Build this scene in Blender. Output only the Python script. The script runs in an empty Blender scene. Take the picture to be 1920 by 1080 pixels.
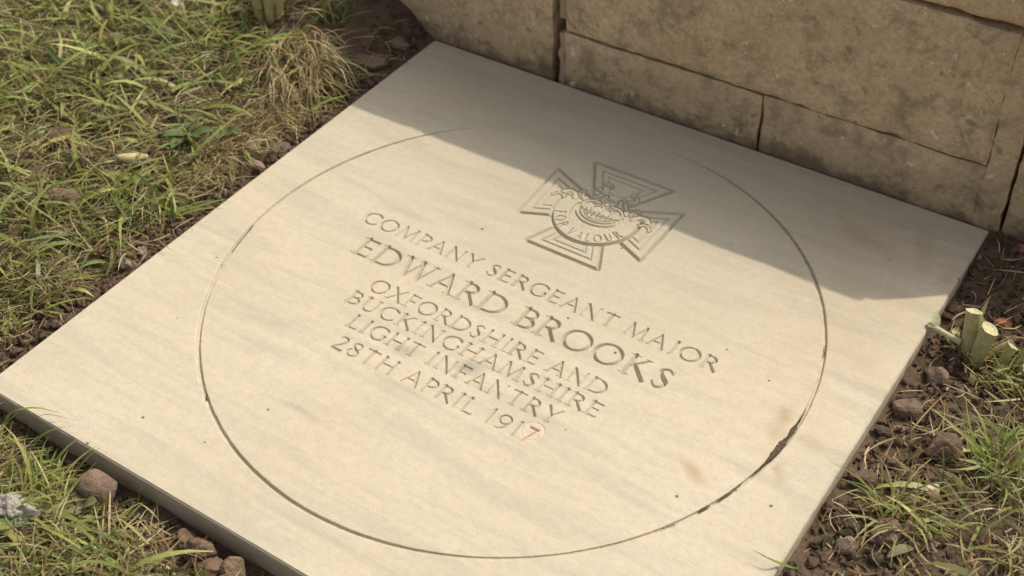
import bpy, math, random
import numpy as np
from mathutils import Vector, Matrix
from mathutils.geometry import delaunay_2d_cdt

# ------------------------------------------------------------------ camera, sky, sun, exposure
sc = bpy.context.scene
C = sc.collection
cam_data = bpy.data.cameras.new('camera')
cam = bpy.data.objects.new('camera', cam_data); C.objects.link(cam)
cam.location = (0.46618, -0.65081, 0.74310)
cam.rotation_euler = (0.834430, 0.028788, 0.593203)
cam_data.sensor_width = 36.0
cam_data.lens = 2471.16 / 1920 * 36.0
cam_data.clip_start = 0.02; cam_data.clip_end = 500
cam_data.dof.use_dof = True
cam_data.dof.focus_distance = 1.02
cam_data.dof.aperture_fstop = 9.0
sc.camera = cam

SUN_EL = math.radians(54.0)
SUN_AZ = math.radians(23.5)          # from +Y towards +X
world = bpy.data.worlds.new('World'); sc.world = world; world.use_nodes = True
nt = world.node_tree; nt.nodes.clear()
wo = nt.nodes.new('ShaderNodeOutputWorld'); bg = nt.nodes.new('ShaderNodeBackground')
sky = nt.nodes.new('ShaderNodeTexSky'); sky.sky_type = 'NISHITA'; sky.sun_disc = False
sky.sun_elevation = SUN_EL; sky.sun_rotation = SUN_AZ
sky.dust_density = 6.0; sky.air_density = 1.0; sky.ozone_density = 0.6
hs = nt.nodes.new('ShaderNodeHueSaturation'); hs.inputs['Saturation'].default_value = 0.30
nt.links.new(sky.outputs[0], hs.inputs['Color']); nt.links.new(hs.outputs[0], bg.inputs['Color'])
bg.inputs['Strength'].default_value = 0.140
nt.links.new(bg.outputs[0], wo.inputs['Surface'])

sun_data = bpy.data.lights.new('sun', 'SUN'); sun = bpy.data.objects.new('sun', sun_data); C.objects.link(sun)
sun_data.energy = 2.85; sun_data.angle = math.radians(0.9); sun_data.color = (1.0, 0.90, 0.72)
to_sun = Vector((math.sin(SUN_AZ) * math.cos(SUN_EL), math.cos(SUN_AZ) * math.cos(SUN_EL), math.sin(SUN_EL)))
sun.rotation_euler = to_sun.to_track_quat('Z', 'Y').to_euler()
sun.location = to_sun * 5
sc.view_settings.view_transform = 'Standard'; sc.view_settings.look = 'None'
sc.view_settings.exposure = 0.0; sc.view_settings.gamma = 1.0; sc.view_settings.use_curve_mapping = False
sc.cycles.use_denoising = True
sc.cycles.max_bounces = 6
sc.cycles.filter_width = 1.5

# ------------------------------------------------------------------ helpers
rng = np.random.default_rng(11)

def _hash(ix, iy, iz, seed):
    h = (ix.astype(np.int64) * 374761393 + iy.astype(np.int64) * 668265263 + iz.astype(np.int64) * 1440662683 + seed * 974711) & 0xffffffff
    h = ((h ^ (h >> 13)) * 1274126177) & 0xffffffff
    h = h ^ (h >> 16)
    return (h & 0xffff) / 65535.0 * 2 - 1

def vnoise(x, y, z=0.0, seed=0):
    x = np.asarray(x, float); y = np.asarray(y, float); z = np.zeros_like(x) + z
    xi = np.floor(x); yi = np.floor(y); zi = np.floor(z)
    f = [x - xi, y - yi, z - zi]
    f = [t * t * (3 - 2 * t) for t in f]
    r = 0
    for a in (0, 1):
        for b in (0, 1):
            for c in (0, 1):
                w = (f[0] if a else 1 - f[0]) * (f[1] if b else 1 - f[1]) * (f[2] if c else 1 - f[2])
                r = r + w * _hash(xi + a, yi + b, zi + c, seed)
    return r

def fbm(x, y, z=0.0, seed=0, octs=4, gain=0.5):
    r = 0; a = 1.0; n = 0.0; s = 1.0
    for o in range(octs):
        r = r + a * vnoise(np.asarray(x) * s + 17.3 * o, np.asarray(y) * s - 9.1 * o, np.asarray(z) * s, seed + o); n += a
        a *= gain; s *= 2.03
    return r / n

def sstep(a, b, x):
    t = np.clip((np.asarray(x, float) - a) / (b - a), 0, 1)
    return t * t * (3 - 2 * t)

def mesh_obj(name, verts, faces, mat, parent=None, col=None, smooth=False):
    """faces: list of (n,k) int arrays"""
    if isinstance(faces, np.ndarray): faces = [faces]
    faces = [np.asarray(f, np.int32) for f in faces if len(f)]
    me = bpy.data.meshes.new(name)
    verts = np.asarray(verts, np.float32)
    me.vertices.add(len(verts)); me.vertices.foreach_set('co', verts.ravel())
    loops = np.concatenate([f.ravel() for f in faces])
    tot = np.concatenate([np.full(len(f), f.shape[1], np.int32) for f in faces])
    start = np.concatenate([[0], np.cumsum(tot)[:-1]]).astype(np.int32)
    me.loops.add(len(loops)); me.loops.foreach_set('vertex_index', loops)
    me.polygons.add(len(tot)); me.polygons.foreach_set('loop_start', start)
    me.polygons.foreach_set('use_smooth', np.full(len(tot), smooth))
    me.update(calc_edges=True); me.validate()
    if col is not None:
        a = me.color_attributes.new('Col', 'FLOAT_COLOR', 'POINT')
        cc = np.ones((len(verts), 4), np.float32); cc[:, :3] = col
        a.data.foreach_set('color', cc.ravel())
    me.materials.append(mat)
    o = bpy.data.objects.new(name, me); C.objects.link(o)
    if parent is not None: o.parent = parent
    return o

def sub_mesh(name, verts, faces, mat, parent=None, **k):
    """only keeps the vertices the faces use"""
    if isinstance(faces, np.ndarray): faces = [faces]
    faces = [np.asarray(f, np.int64) for f in faces if len(f)]
    used = np.unique(np.concatenate([f.ravel() for f in faces]))
    m = np.zeros(len(verts), np.int64); m[used] = np.arange(len(used))
    return mesh_obj(name, np.asarray(verts)[used], [m[f] for f in faces], mat, parent, **k)

def tag(o, label, cat, group=None, kind=None):
    o['label'] = label; o['category'] = cat
    if group: o['group'] = group
    if kind: o['kind'] = kind
    return o

def empty(name, loc=(0, 0, 0)):
    o = bpy.data.objects.new(name, None); C.objects.link(o); o.location = loc; o.empty_display_size = 0.02
    return o

# ------------------------------------------------------------------ materials
class NT:
    def __init__(s, name):
        s.m = bpy.data.materials.new(name); s.m.use_nodes = True
        s.t = s.m.node_tree; s.b = s.t.nodes['Principled BSDF']; s.out = s.t.nodes['Material Output']
        s.co = s.t.nodes.new('ShaderNodeNewGeometry').outputs['Position']
    def n(s, kind, **k):
        x = s.t.nodes.new(kind)
        for a, v in k.items(): setattr(x, a, v)
        return x
    def l(s, a, b): s.t.links.new(a, b)
    def mapping(s, scale=(1, 1, 1), rot=(0, 0, 0), loc=(0, 0, 0)):
        x = s.n('ShaderNodeMapping'); x.inputs['Scale'].default_value = scale; x.inputs['Rotation'].default_value = rot; x.inputs['Location'].default_value = loc
        s.l(s.co, x.inputs['Vector']); return x.outputs[0]
    def noise(s, scale, detail=4, rough=0.55, vec=None, dist=0.0):
        x = s.n('ShaderNodeTexNoise'); x.inputs['Scale'].default_value = scale; x.inputs['Detail'].default_value = detail
        x.inputs['Roughness'].default_value = rough; x.inputs['Distortion'].default_value = dist
        s.l(vec or s.co, x.inputs['Vector']); return x.outputs[0]
    def ramp(s, fac, stops):
        x = s.n('ShaderNodeValToRGB'); cr = x.color_ramp
        while len(cr.elements) < len(stops): cr.elements.new(0.5)
        for e, (p, c) in zip(cr.elements, stops):
            e.position = p; e.color = (c, c, c, 1) if isinstance(c, (int, float)) else (*c, 1)
        s.l(fac, x.inputs[0]); return x.outputs[0]
    def mix(s, fac, a, b, mode='MIX'):
        x = s.n('ShaderNodeMix', data_type='RGBA', blend_type=mode)
        for i, v in ((0, fac), (6, a), (7, b)):
            if isinstance(v, (int, float)): x.inputs[i].default_value = v
            elif isinstance(v, tuple): x.inputs[i].default_value = (*v, 1)
            else: s.l(v, x.inputs[i])
        return x.outputs[2]
    def math(s, op, a, b=None, c=None):
        x = s.n('ShaderNodeMath', operation=op)
        for i, v in enumerate((a, b, c)):
            if v is None: continue
            if isinstance(v, (int, float)): x.inputs[i].default_value = v
            else: s.l(v, x.inputs[i])
        return x.outputs[0]
    def spot(s, p, rx, ry=None, ang=0.0, soft=1.0, warp=None, wamt=0.0):
        """elliptical soft stain round a point of the surface, 1 in the middle"""
        ry = ry or rx
        x = s.n('ShaderNodeVectorMath', operation='SUBTRACT'); s.l(s.co, x.inputs[0]); x.inputs[1].default_value = p
        v = x.outputs[0]
        if warp is not None:
            w = s.n('ShaderNodeVectorMath', operation='MULTIPLY_ADD'); s.l(warp, w.inputs[0]); w.inputs[1].default_value = (wamt, wamt, wamt); s.l(v, w.inputs[2]); v = w.outputs[0]
        mp = s.n('ShaderNodeMapping', vector_type='TEXTURE'); mp.inputs['Rotation'].default_value = (0, 0, ang); mp.inputs['Scale'].default_value = (rx, ry, rx)
        s.l(v, mp.inputs['Vector'])
        ln = s.n('ShaderNodeVectorMath', operation='LENGTH'); s.l(mp.outputs[0], ln.inputs[0])
        mr = s.n('ShaderNodeMapRange', interpolation_type='SMOOTHSTEP'); s.l(ln.outputs['Value'], mr.inputs[0])
        mr.inputs[1].default_value = 1.0; mr.inputs[2].default_value = 1.0 - soft; mr.inputs[3].default_value = 0; mr.inputs[4].default_value = 1
        return mr.outputs[0]
    def bump(s, h, strength, dist):
        x = s.n('ShaderNodeBump'); x.inputs['Strength'].default_value = strength; x.inputs['Distance'].default_value = dist
        s.l(h, x.inputs['Height']); s.l(x.outputs[0], s.b.inputs['Normal'])
    def done(s, color, rough=0.9, spec=0.2):
        if isinstance(color, tuple): s.b.inputs['Base Color'].default_value = (*color, 1)
        else: s.l(color, s.b.inputs['Base Color'])
        s.b.inputs['Roughness'].default_value = rough; s.b.inputs['Specular IOR Level'].default_value = spec
        return s.m

def mat_slab(name, base, light):
    s = NT(name)
    rz = math.radians(5)
    warpn = s.n('ShaderNodeTexNoise'); warpn.inputs['Scale'].default_value = 60; s.l(s.co, warpn.inputs['Vector'])
    warp = s.n('ShaderNodeVectorMath', operation='SUBTRACT'); s.l(warpn.outputs['Color'], warp.inputs[0]); warp.inputs[1].default_value = (.5, .5, .5)
    W = warp.outputs[0]
    band = s.noise(1.0, 6, 0.6, s.mapping((5, 46, 20), (0, 0, rz)), 0.9)
    fineb = s.noise(1.0, 5, 0.65, s.mapping((16, 150, 60), (0, 0, rz * 1.2)), 0.4)
    big = s.noise(6.0, 3, 0.5)
    grain = s.noise(900, 3, 0.7)
    c = s.mix(s.ramp(big, [(0.3, 0.0), (0.7, 1.0)]), base, light)
    c = s.mix(s.math('MULTIPLY', s.ramp(band, [(0.46, 0.0), (0.70, 1.0)]), 0.70), c, (0.415, 0.38, 0.295))
    c = s.mix(s.math('MULTIPLY', s.ramp(fineb, [(0.50, 0.0), (0.75, 1.0)]), 0.42), c, (0.42, 0.38, 0.285))
    c = s.mix(s.ramp(s.noise(140, 4, 0.7), [(0.36, 0.34), (0.56, 0.0)]), c, (0.43, 0.375, 0.27))
    c = s.mix(s.ramp(s.noise(70, 4, 0.6, s.mapping((1, 1, 1), (0, 0, 0), (3, 1, 0))), [(0.54, 0.0), (0.72, 0.35)]), c, (0.66, 0.55, 0.42))
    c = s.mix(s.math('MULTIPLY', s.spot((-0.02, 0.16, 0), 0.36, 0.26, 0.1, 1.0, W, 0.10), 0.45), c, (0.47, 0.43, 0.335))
    # faint rust staining on the right-hand side
    reg = s.spot((0.245, 0.12, 0), 0.10, 0.17, 0.35, 1.0, W, 0.05)
    rust = s.noise(26, 5, 0.6)
    c = s.mix(s.math('MULTIPLY', s.math('MULTIPLY', reg, s.ramp(rust, [(0.42, 0.0), (0.72, 1.0)])), 0.55), c, (0.50, 0.36, 0.22))
    reg2 = s.spot((0.235, -0.02, 0), 0.11, 0.10, 0.5, 1.0, W, 0.05)
    c = s.mix(s.math('MULTIPLY', s.math('MULTIPLY', reg2, s.ramp(rust, [(0.40, 0.0), (0.75, 1.0)])), 0.28), c, (0.58, 0.42, 0.25))
    for (px, py, rx, ry, a, k) in ((0.2436, 0.0074, .011, .015, .4, .55), (0.246, -0.012, .015, .022, .6, .35), (0.212, -0.077, .024, .009, -.45, .48), (0.264, -0.044, .008, .014, .6, .55), (0.2472, -0.0229, .0022, .0020, 0, .9), (0.262, -0.040, .0016, .0016, 0, .9), (0.268, -0.047, .0014, .0014, 0, .8), (0.270, -0.005, .010, .016, .5, .25),
                                   (0.262, 0.242, .012, .05, .25, .3), (0.212, 0.235, .05, .018, -.35, .3), (0.292, 0.220, .014, .03, .2, .35)):
        c = s.mix(s.math('MULTIPLY', s.spot((px, py, 0), rx, ry, a, 1.0, W, 0.012), k), c, (0.36, 0.21, 0.10))
    for (px, py, rx, ry, a, k) in ((0.014, -0.078, .019, .013, .3, .75), (-0.040, -0.090, .018, .010, .2, .5), (-0.074, -0.186, .045, .006, .02, .38), (-0.02, -0.127, .05, .012, .1, .2), (-0.15, 0.05, .05, .008, .05, .25), (-0.02, 0.06, .07, .008, .08, .22)):
        c = s.mix(s.math('MULTIPLY', s.spot((px, py, 0), rx, ry, a, 1.0, W, 0.008), k), c, (0.27, 0.25, 0.20))
    # pinholes
    vo = s.n('ShaderNodeTexVoronoi', voronoi_dimensions='2D'); vo.inputs['Scale'].default_value = 21; s.l(s.mapping((1, 1, 0.02), (0, 0, .4)), vo.inputs['Vector'])
    sep = s.n('ShaderNodeSeparateColor'); s.l(vo.outputs['Color'], sep.inputs[0])
    on = s.math('GREATER_THAN', sep.outputs[0], 0.85)
    sz = s.math('MULTIPLY_ADD', sep.outputs[1], 0.020, 0.012)
    pit = s.math('MULTIPLY', on, s.math('LESS_THAN', vo.outputs['Distance'], sz))
    c = s.mix(s.math('MULTIPLY', pit, 0.85), c, (0.09, 0.06, 0.04))
    c = s.mix(s.ramp(grain, [(0.35, 0.28), (0.6, 0.0)]), c, (0.25, 0.22, 0.17))
    h = s.math('ADD', s.math('MULTIPLY', grain, 0.5), s.noise(220, 3, 0.6))
    s.bump(h, 0.25, 0.0012)
    return s.done(c, 0.88, 0.18)

M = {}
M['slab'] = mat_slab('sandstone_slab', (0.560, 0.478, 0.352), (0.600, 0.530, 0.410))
M['plug'] = mat_slab('sandstone_plug', (0.70, 0.535, 0.41), (0.72, 0.55, 0.425))

def mat_wall():
    s = NT('weathered_sandstone')
    oi = s.n('ShaderNodeObjectInfo').outputs['Random']
    b1 = s.noise(9, 5, 0.6); b2 = s.noise(38, 6, 0.65, None, 0.4); b3 = s.noise(190, 6, 0.75)
    c = s.mix(s.ramp(b1, [(0.35, 0.0), (0.65, 1.0)]), (0.45, 0.345, 0.22), (0.55, 0.435, 0.29))
    c = s.mix(s.ramp(b2, [(0.36, 0.9), (0.50, 0.0)]), c, (0.27, 0.22, 0.155))
    c = s.mix(s.ramp(b2, [(0.60, 0.0), (0.74, 0.8)]), c, (0.60, 0.52, 0.40))
    c = s.mix(s.ramp(b3, [(0.40, 0.45), (0.52, 0.0)]), c, (0.26, 0.21, 0.15))
    c = s.mix(s.ramp(b3, [(0.55, 0.0), (0.68, 0.75)]), c, (0.62, 0.54, 0.42))
    c = s.mix(s.math('MULTIPLY', oi, 0.25), c, (0.38, 0.32, 0.245))
    # algae and damp in the bottom course
    sp = s.n('ShaderNodeSeparateXYZ'); s.l(s.co, sp.inputs[0])
    wob = s.math('MULTIPLY_ADD', b2, 0.09, -0.045)
    z = s.math('ADD', sp.outputs[2], wob)
    mr = s.n('ShaderNodeMapRange', interpolation_type='SMOOTHSTEP'); s.l(z, mr.inputs[0]); mr.inputs[1].default_value = 0.075; mr.inputs[2].default_value = 0.0; mr.inputs[3].default_value = 0; mr.inputs[4].default_value = 1
    c = s.mix(s.math('MULTIPLY', mr.outputs[0], s.ramp(b1, [(0.35, 0.1), (0.6, 0.55)])), c, (0.25, 0.22, 0.13))
    mr2 = s.n('ShaderNodeMapRange', interpolation_type='SMOOTHSTEP'); s.l(z, mr2.inputs[0]); mr2.inputs[1].default_value = 0.022; mr2.inputs[2].default_value = -0.004; mr2.inputs[3].default_value = 0; mr2.inputs[4].default_value = 1
    c = s.mix(s.math('MULTIPLY', mr2.outputs[0], 0.75), c, (0.13, 0.10, 0.07))
    # dark specks and pale lichen dots
    d = s.noise(95, 3, 0.5)
    c = s.mix(s.ramp(d, [(0.64, 0.0), (0.70, 0.6)]), c, (0.15, 0.12, 0.085))
    vo = s.n('ShaderNodeTexVoronoi'); vo.inputs['Scale'].default_value = 60
    wn = s.n('ShaderNodeVectorMath', operation='MULTIPLY_ADD'); nn = s.n('ShaderNodeTexNoise'); nn.inputs['Scale'].default_value = 120; s.l(s.co, nn.inputs['Vector'])
    s.l(nn.outputs['Color'], wn.inputs[0]); wn.inputs[1].default_value = (.02, .02, .02); s.l(s.co, wn.inputs[2]); s.l(wn.outputs[0], vo.inputs['Vector'])
    sep = s.n('ShaderNodeSeparateColor'); s.l(vo.outputs['Color'], sep.inputs[0])
    on = s.math('GREATER_THAN', sep.outputs[0], 0.74)
    dot = s.math('MULTIPLY', on, s.ramp(vo.outputs['Distance'], [(0.08, 1.0), (0.22, 0.0)]))
    c = s.mix(s.math('MULTIPLY', dot, 0.6), c, (0.75, 0.68, 0.56))
    c = s.mix(1.0, c, (1.34, 1.265, 1.22), 'MULTIPLY')
    h = s.math('ADD', s.math('MULTIPLY', b3, 0.4), s.math('ADD', s.math('MULTIPLY', b2, 1.2), s.math('MULTIPLY', d, -0.3)))
    s.bump(h, 0.55, 0.004)
    return s.done(c, 0.95, 0.1)
M['wall'] = mat_wall()

def mat_simple(name, a, b, scale, rough=0.95, bump=0.5, bd=0.002, spec=0.12):
    s = NT(name)
    n1 = s.noise(scale, 5, 0.6); n2 = s.noise(scale * 5, 4, 0.65)
    c = s.mix(s.ramp(n1, [(0.33, 0.0), (0.67, 1.0)]), a, b)
    c = s.mix(s.ramp(n2, [(0.35, 0.35), (0.55, 0.0)]), c, tuple(v * 0.6 for v in a))
    s.bump(s.math('ADD', n1, s.math('MULTIPLY', n2, 0.5)), bump, bd)
    return s.done(c, rough, spec)
M['mortar'] = mat_simple('mortar', (0.17, 0.13, 0.085), (0.26, 0.20, 0.13), 60)
M['render_strip'] = mat_simple('lime_mortar', (0.40, 0.31, 0.21), (0.48, 0.385, 0.27), 40)
M['soil'] = mat_simple('soil', (0.085, 0.056, 0.038), (0.15, 0.100, 0.068), 55, 0.97, 0.8, 0.004)
M['clod'] = mat_simple('clod', (0.12, 0.078, 0.053), (0.19, 0.128, 0.088), 80, 0.97, 0.7, 0.002)
def mat_crumb():
    s = NT('earth_crumb')
    at = s.n('ShaderNodeAttribute', attribute_name='Col')
    n1 = s.noise(260, 4, 0.65)
    c = s.mix(s.ramp(n1, [(0.35, 0.5), (0.6, 0.0)]), at.outputs['Color'], (0.05, 0.034, 0.025))
    s.bump(n1, 0.8, 0.0015)
    return s.done(c, 0.97, 0.12)
M['crumb'] = mat_crumb()
M['brown_stone'] = mat_simple('brown_stone', (0.17, 0.118, 0.085), (0.24, 0.168, 0.12), 60, 0.9, 0.9, 0.004)
M['pink_stone'] = mat_simple('pink_stone', (0.27, 0.195, 0.145), (0.35, 0.26, 0.195), 90, 0.9, 0.8, 0.003)
M['grey_stone'] = mat_simple('grey_stone', (0.15, 0.115, 0.09), (0.20, 0.155, 0.125), 90, 0.7, 0.3)
M['pale_flint'] = mat_simple('pale_flint', (0.32, 0.295, 0.245), (0.48, 0.445, 0.375), 110, 0.9, 0.9, 0.004)
M['white_stone'] = mat_simple('white_stone', (0.62, 0.55, 0.45), (0.74, 0.66, 0.54), 120, 0.8, 0.3)
M['red_stone'] = mat_simple('red_stone', (0.30, 0.13, 0.07), (0.38, 0.19, 0.10), 120, 0.9, 0.3)
M['wood'] = mat_simple('wood_chip', (0.50, 0.42, 0.20), (0.62, 0.54, 0.30), 150, 0.8, 0.3)

def mat_leaf(name, trans=0.30, rough=0.5, spec=0.35, fixed=None):
    s = NT(name)
    if fixed is None:
        at = s.n('ShaderNodeAttribute', attribute_name='Col'); c = at.outputs['Color']
    else:
        c = s.mix(s.noise(160, 4, 0.6), fixed[0], fixed[1])
    n = s.noise(400, 2, 0.5)
    c = s.mix(s.ramp(n, [(0.35, 0.25), (0.6, 0.0)]), c, (0.10, 0.075, 0.03))
    s.done(c, rough, spec)
    tr = s.n('ShaderNodeBsdfTranslucent'); s.l(c, tr.inputs['Color'])
    mx = s.n('ShaderNodeMixShader'); mx.inputs[0].default_value = trans
    s.l(s.b.outputs[0], mx.inputs[1]); s.l(tr.outputs[0], mx.inputs[2]); s.l(mx.outputs[0], s.out.inputs['Surface'])
    return s.m
M['grass'] = mat_leaf('grass_blade', 0.32, 0.45, 0.38)
M['straw'] = mat_leaf('dry_straw', 0.15, 0.75, 0.15)
M['stalk'] = mat_leaf('cut_stalk', 0.12, 0.6, 0.3, ((0.46, 0.44, 0.17), (0.66, 0.60, 0.34)))
M['stalk_cut'] = mat_leaf('stalk_pith', 0.15, 0.8, 0.1, ((0.62, 0.56, 0.32), (0.74, 0.68, 0.46)))
M['weed_leaf'] = mat_leaf('weed_leaf', 0.25, 0.45, 0.35, ((0.085, 0.135, 0.040), (0.14, 0.20, 0.065)))
M['pale_leaf'] = mat_leaf('grey_green_leaf', 0.2, 0.6, 0.3, ((0.15, 0.155, 0.075), (0.22, 0.215, 0.11)))
M['petal'] = mat_leaf('petal', 0.3, 0.6, 0.2, ((0.62, 0.62, 0.36), (0.76, 0.74, 0.52)))

# ------------------------------------------------------------------ ground
S = 0.300

def ground_h(x, y, noise=True):
    x = np.asarray(x, float); y = np.asarray(y, float)
    dl = -S - x; dn = -S - y; dr = x - S
    zl = -0.006 + 0.012 * sstep(0.02, 0.12, dl)
    zl = zl - 0.012 * sstep(-0.20, -0.30, y) * sstep(0.14, 0.0, dl)
    zl = zl + 0.036 * sstep(0.16, 0.30, y) * sstep(0.28, 0.36, -x)
    zn = -0.024 + 0.012 * sstep(0.015, 0.07, dn) + 0.006 * sstep(0.1, 0.3, dn)
    zr = -0.014 + 0.004 * sstep(0.05, 0.16, dr) + 0.012 * sstep(0.20, 0.31, y)
    e = 0.02
    wl = np.exp(np.clip(dl, -1, 1) / e); wn = np.exp(np.clip(dn, -1, 1) / e); wr = np.exp(np.clip(dr, -1, 1) / e)
    z = (zl * wl + zn * wn + zr * wr) / (wl + wn + wr + 1e-12)
    inside = np.minimum(np.minimum(S - np.abs(x), S + y), 10.0)
    z = np.where(inside > 0.012, np.minimum(z, -0.045), z)
    if noise:
        k = sstep(1.6, 0.9, np.maximum(np.abs(x), np.abs(y)))
        z = z + k * (0.0045 * fbm(x * 26, y * 26, 0, 3, 3) + 0.0035 * np.abs(fbm(x * 75, y * 75, 0, 8, 3)) - 0.001)
    z = z + 0.05 * sstep(2, 20, np.hypot(x, y)) * vnoise(x * .2, y * .2, 0, 5)
    return z

def axis(lo, hi, step, far):
    core = np.arange(lo, hi + step / 2, step)
    out = [0.01]
    while out[-1] < far: out.append(out[-1] * 1.35 + 0.01)
    out = np.array(out)
    return np.concatenate([lo - out[::-1], core, hi + out])
gx = axis(-0.92, 0.62, 0.0042, 120); gy = axis(-0.62, 0.42, 0.0042, 120)
GX, GY = np.meshgrid(gx, gy)
GZ = ground_h(GX, GY)
nx, ny = len(gx), len(gy)
ii = np.arange(ny - 1)[:, None] * nx + np.arange(nx - 1)[None]
q = np.stack([ii, ii + 1, ii + nx + 1, ii + nx], -1).reshape(-1, 4)
def mat_ground():
    s = NT('soil_ground')
    n1 = s.noise(55, 5, 0.6); n2 = s.noise(260, 4, 0.65); n3 = s.noise(7, 4, 0.6)
    c = s.mix(s.ramp(n1, [(0.33, 0.0), (0.67, 1.0)]), (0.085, 0.058, 0.039), (0.150, 0.104, 0.070))
    c = s.mix(s.ramp(n2, [(0.35, 0.4), (0.55, 0.0)]), c, (0.045, 0.03, 0.022))
    # out in the lawn the earth is covered by thatch and grass
    ln = s.n('ShaderNodeVectorMath', operation='LENGTH'); s.l(s.co, ln.inputs[0])
    mr = s.n('ShaderNodeMapRange'); s.l(ln.outputs['Value'], mr.inputs[0]); mr.inputs[1].default_value = 0.75; mr.inputs[2].default_value = 1.5; mr.inputs[3].default_value = 0; mr.inputs[4].default_value = 1
    g = s.mix(n1, (0.085, 0.10, 0.03), (0.15, 0.15, 0.06))
    c = s.mix(mr.outputs[0], c, g)
    s.bump(s.math('ADD', n1, s.math('MULTIPLY', n2, 0.5)), 0.8, 0.004)
    return s.done(c, 0.97, 0.1)
g = mesh_obj('ground', np.stack([GX, GY, GZ], -1).reshape(-1, 3), q, mat_ground(), smooth=True)
tag(g, 'bare dark brown earth under and around the paving slab', 'ground', kind='structure')

# ------------------------------------------------------------------ the stone base behind the slab
wall = empty('memorial_base', (0.0, 0.30, -0.10))
tag(wall, 'low weathered sandstone block base rising behind the carved slab', 'stone wall')
WL = Vector(wall.location)

def block(x0, x1, z0, z1, yf, depth, seed, mat=None, r=0.0018, wob=0.0009, amp=0.0008, step=0.0045, name='stone', chamfer=None, top=None):
    """one dressed stone: uneven front face, rounded worn arrises"""
    n = max(3, int((x1 - x0) / step)); m = max(3, int((z1 - z0) / step))
    n = min(n, 150)
    u = np.linspace(0, 1, n + 1); v = np.linspace(0, 1, m + 1)
    U, V = np.meshgrid(u, v)
    X = x0 + U * (x1 - x0); Z = z0 + V * (z1 - z0)
    if top is not None: Zt = z0 + V * (top(X) - z0)
    e = np.minimum(np.minimum(X - x0, x1 - X), np.minimum(Z - z0, z1 - Z))
    rr = r * (1 + 0.5 * fbm(X * 40, Z * 40, seed, 21 + seed, 2))
    tt = np.clip(1 - e / rr, 0, 1)
    Y = yf + rr * (1 - np.sqrt(np.clip(1 - tt * tt, 0, 1))) + amp * fbm(X * 22, Z * 22, seed, seed, 4) * 1.5
    chip = np.clip(fbm(X * 55, Z * 55, seed, seed + 70, 3) - 0.30, 0, 1) * sstep(0.012, 0.0, e)
    Y = Y + 0.006 * chip
    k = sstep(0.02, 0.0, e)
    X2 = X + wob * k * fbm(X * 70, Z * 70, 3, seed + 5, 3) * 1.6
    Z2 = Z + wob * k * fbm(X * 70, Z * 70, 7, seed + 9, 3) * 1.6
    if top is not None: Z2 = Z2 - Z + Zt
    if chamfer: Y = Y + np.clip(X - chamfer[0], 0, None) * 0.85 + np.clip(chamfer[1] - X, 0, None) * 1.0
    P = np.stack([X2, Y, Z2], -1).reshape(-1, 3)
    w = n + 1
    ii = np.arange(m)[:, None] * w + np.arange(n)[None]
    F = [np.stack([ii, ii + 1, ii + w + 1, ii + w], -1).reshape(-1, 4)]
    rim = np.concatenate([np.arange(0, n), np.arange(n, (m) * w + n, w), np.arange(m * w + n, m * w, -1), np.arange(m * w, 0, -w)])
    B = P[rim].copy(); B[:, 1] = yf + depth
    o = len(P); P = np.concatenate([P, B])
    kk = np.arange(len(rim)); k2 = (kk + 1) % len(rim)
    F.append(np.stack([rim[k2], rim[kk], o + kk, o + k2], -1))
    ob = mesh_obj(name, P - np.array(WL), F, mat or M['wall'], wall, smooth=True)
    try: ob.data.set_sharp_from_angle(angle=math.radians(50))
    except Exception: pass
    return ob

YF = 0.3025
left_top = lambda x: np.interp(x, [-0.50, -0.335, -0.285, 0], [0.120, 0.135, 0.190, 0.190])
right_top = lambda x: np.interp(x, [0.30, 0.312, 0.328, 0.345, 0.365, 0.42, 0.9], [0.2215, 0.215, 0.190, 0.156, 0.143, 0.138, 0.120])
block(-0.480, -0.1535, -0.10, 0.190, YF + 0.001, 0.16, 1, top=left_top)    # stone left of the open joint
block(-0.1385, 0.0745, -0.10, 0.0572, YF, 0.16, 2)                         # bottom course
block(0.0767, 0.2835, -0.10, 0.0588, YF, 0.16, 3)
block(-0.1360, 0.2825, 0.0610, 0.1885, YF - 0.001, 0.16, 4)                # big stone above
block(0.2827, 0.3055, -0.10, 0.187, YF + 0.0004, 0.12, 5, r=0.0008, wob=0.0012)
block(0.3085, 0.780, -0.10, 0.2227, YF + 0.002, 0.16, 6, top=right_top)      # lower stone on the right
block(-0.275, 0.3060, 0.1935, 0.2227, YF - 0.001, 0.50, 7, r=0.004)        # coping course
block(-0.1460, -0.1390, -0.10, 0.054, YF + 0.0008, 0.05, 9, M['render_strip'], r=0.0015, wob=0.002, step=0.003, name='mortar')
block(-0.1478, -0.1372, 0.069, 0.128, YF + 0.0030, 0.05, 10, M['render_strip'], r=0.003, wob=0.003, step=0.003, name='mortar')

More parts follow.
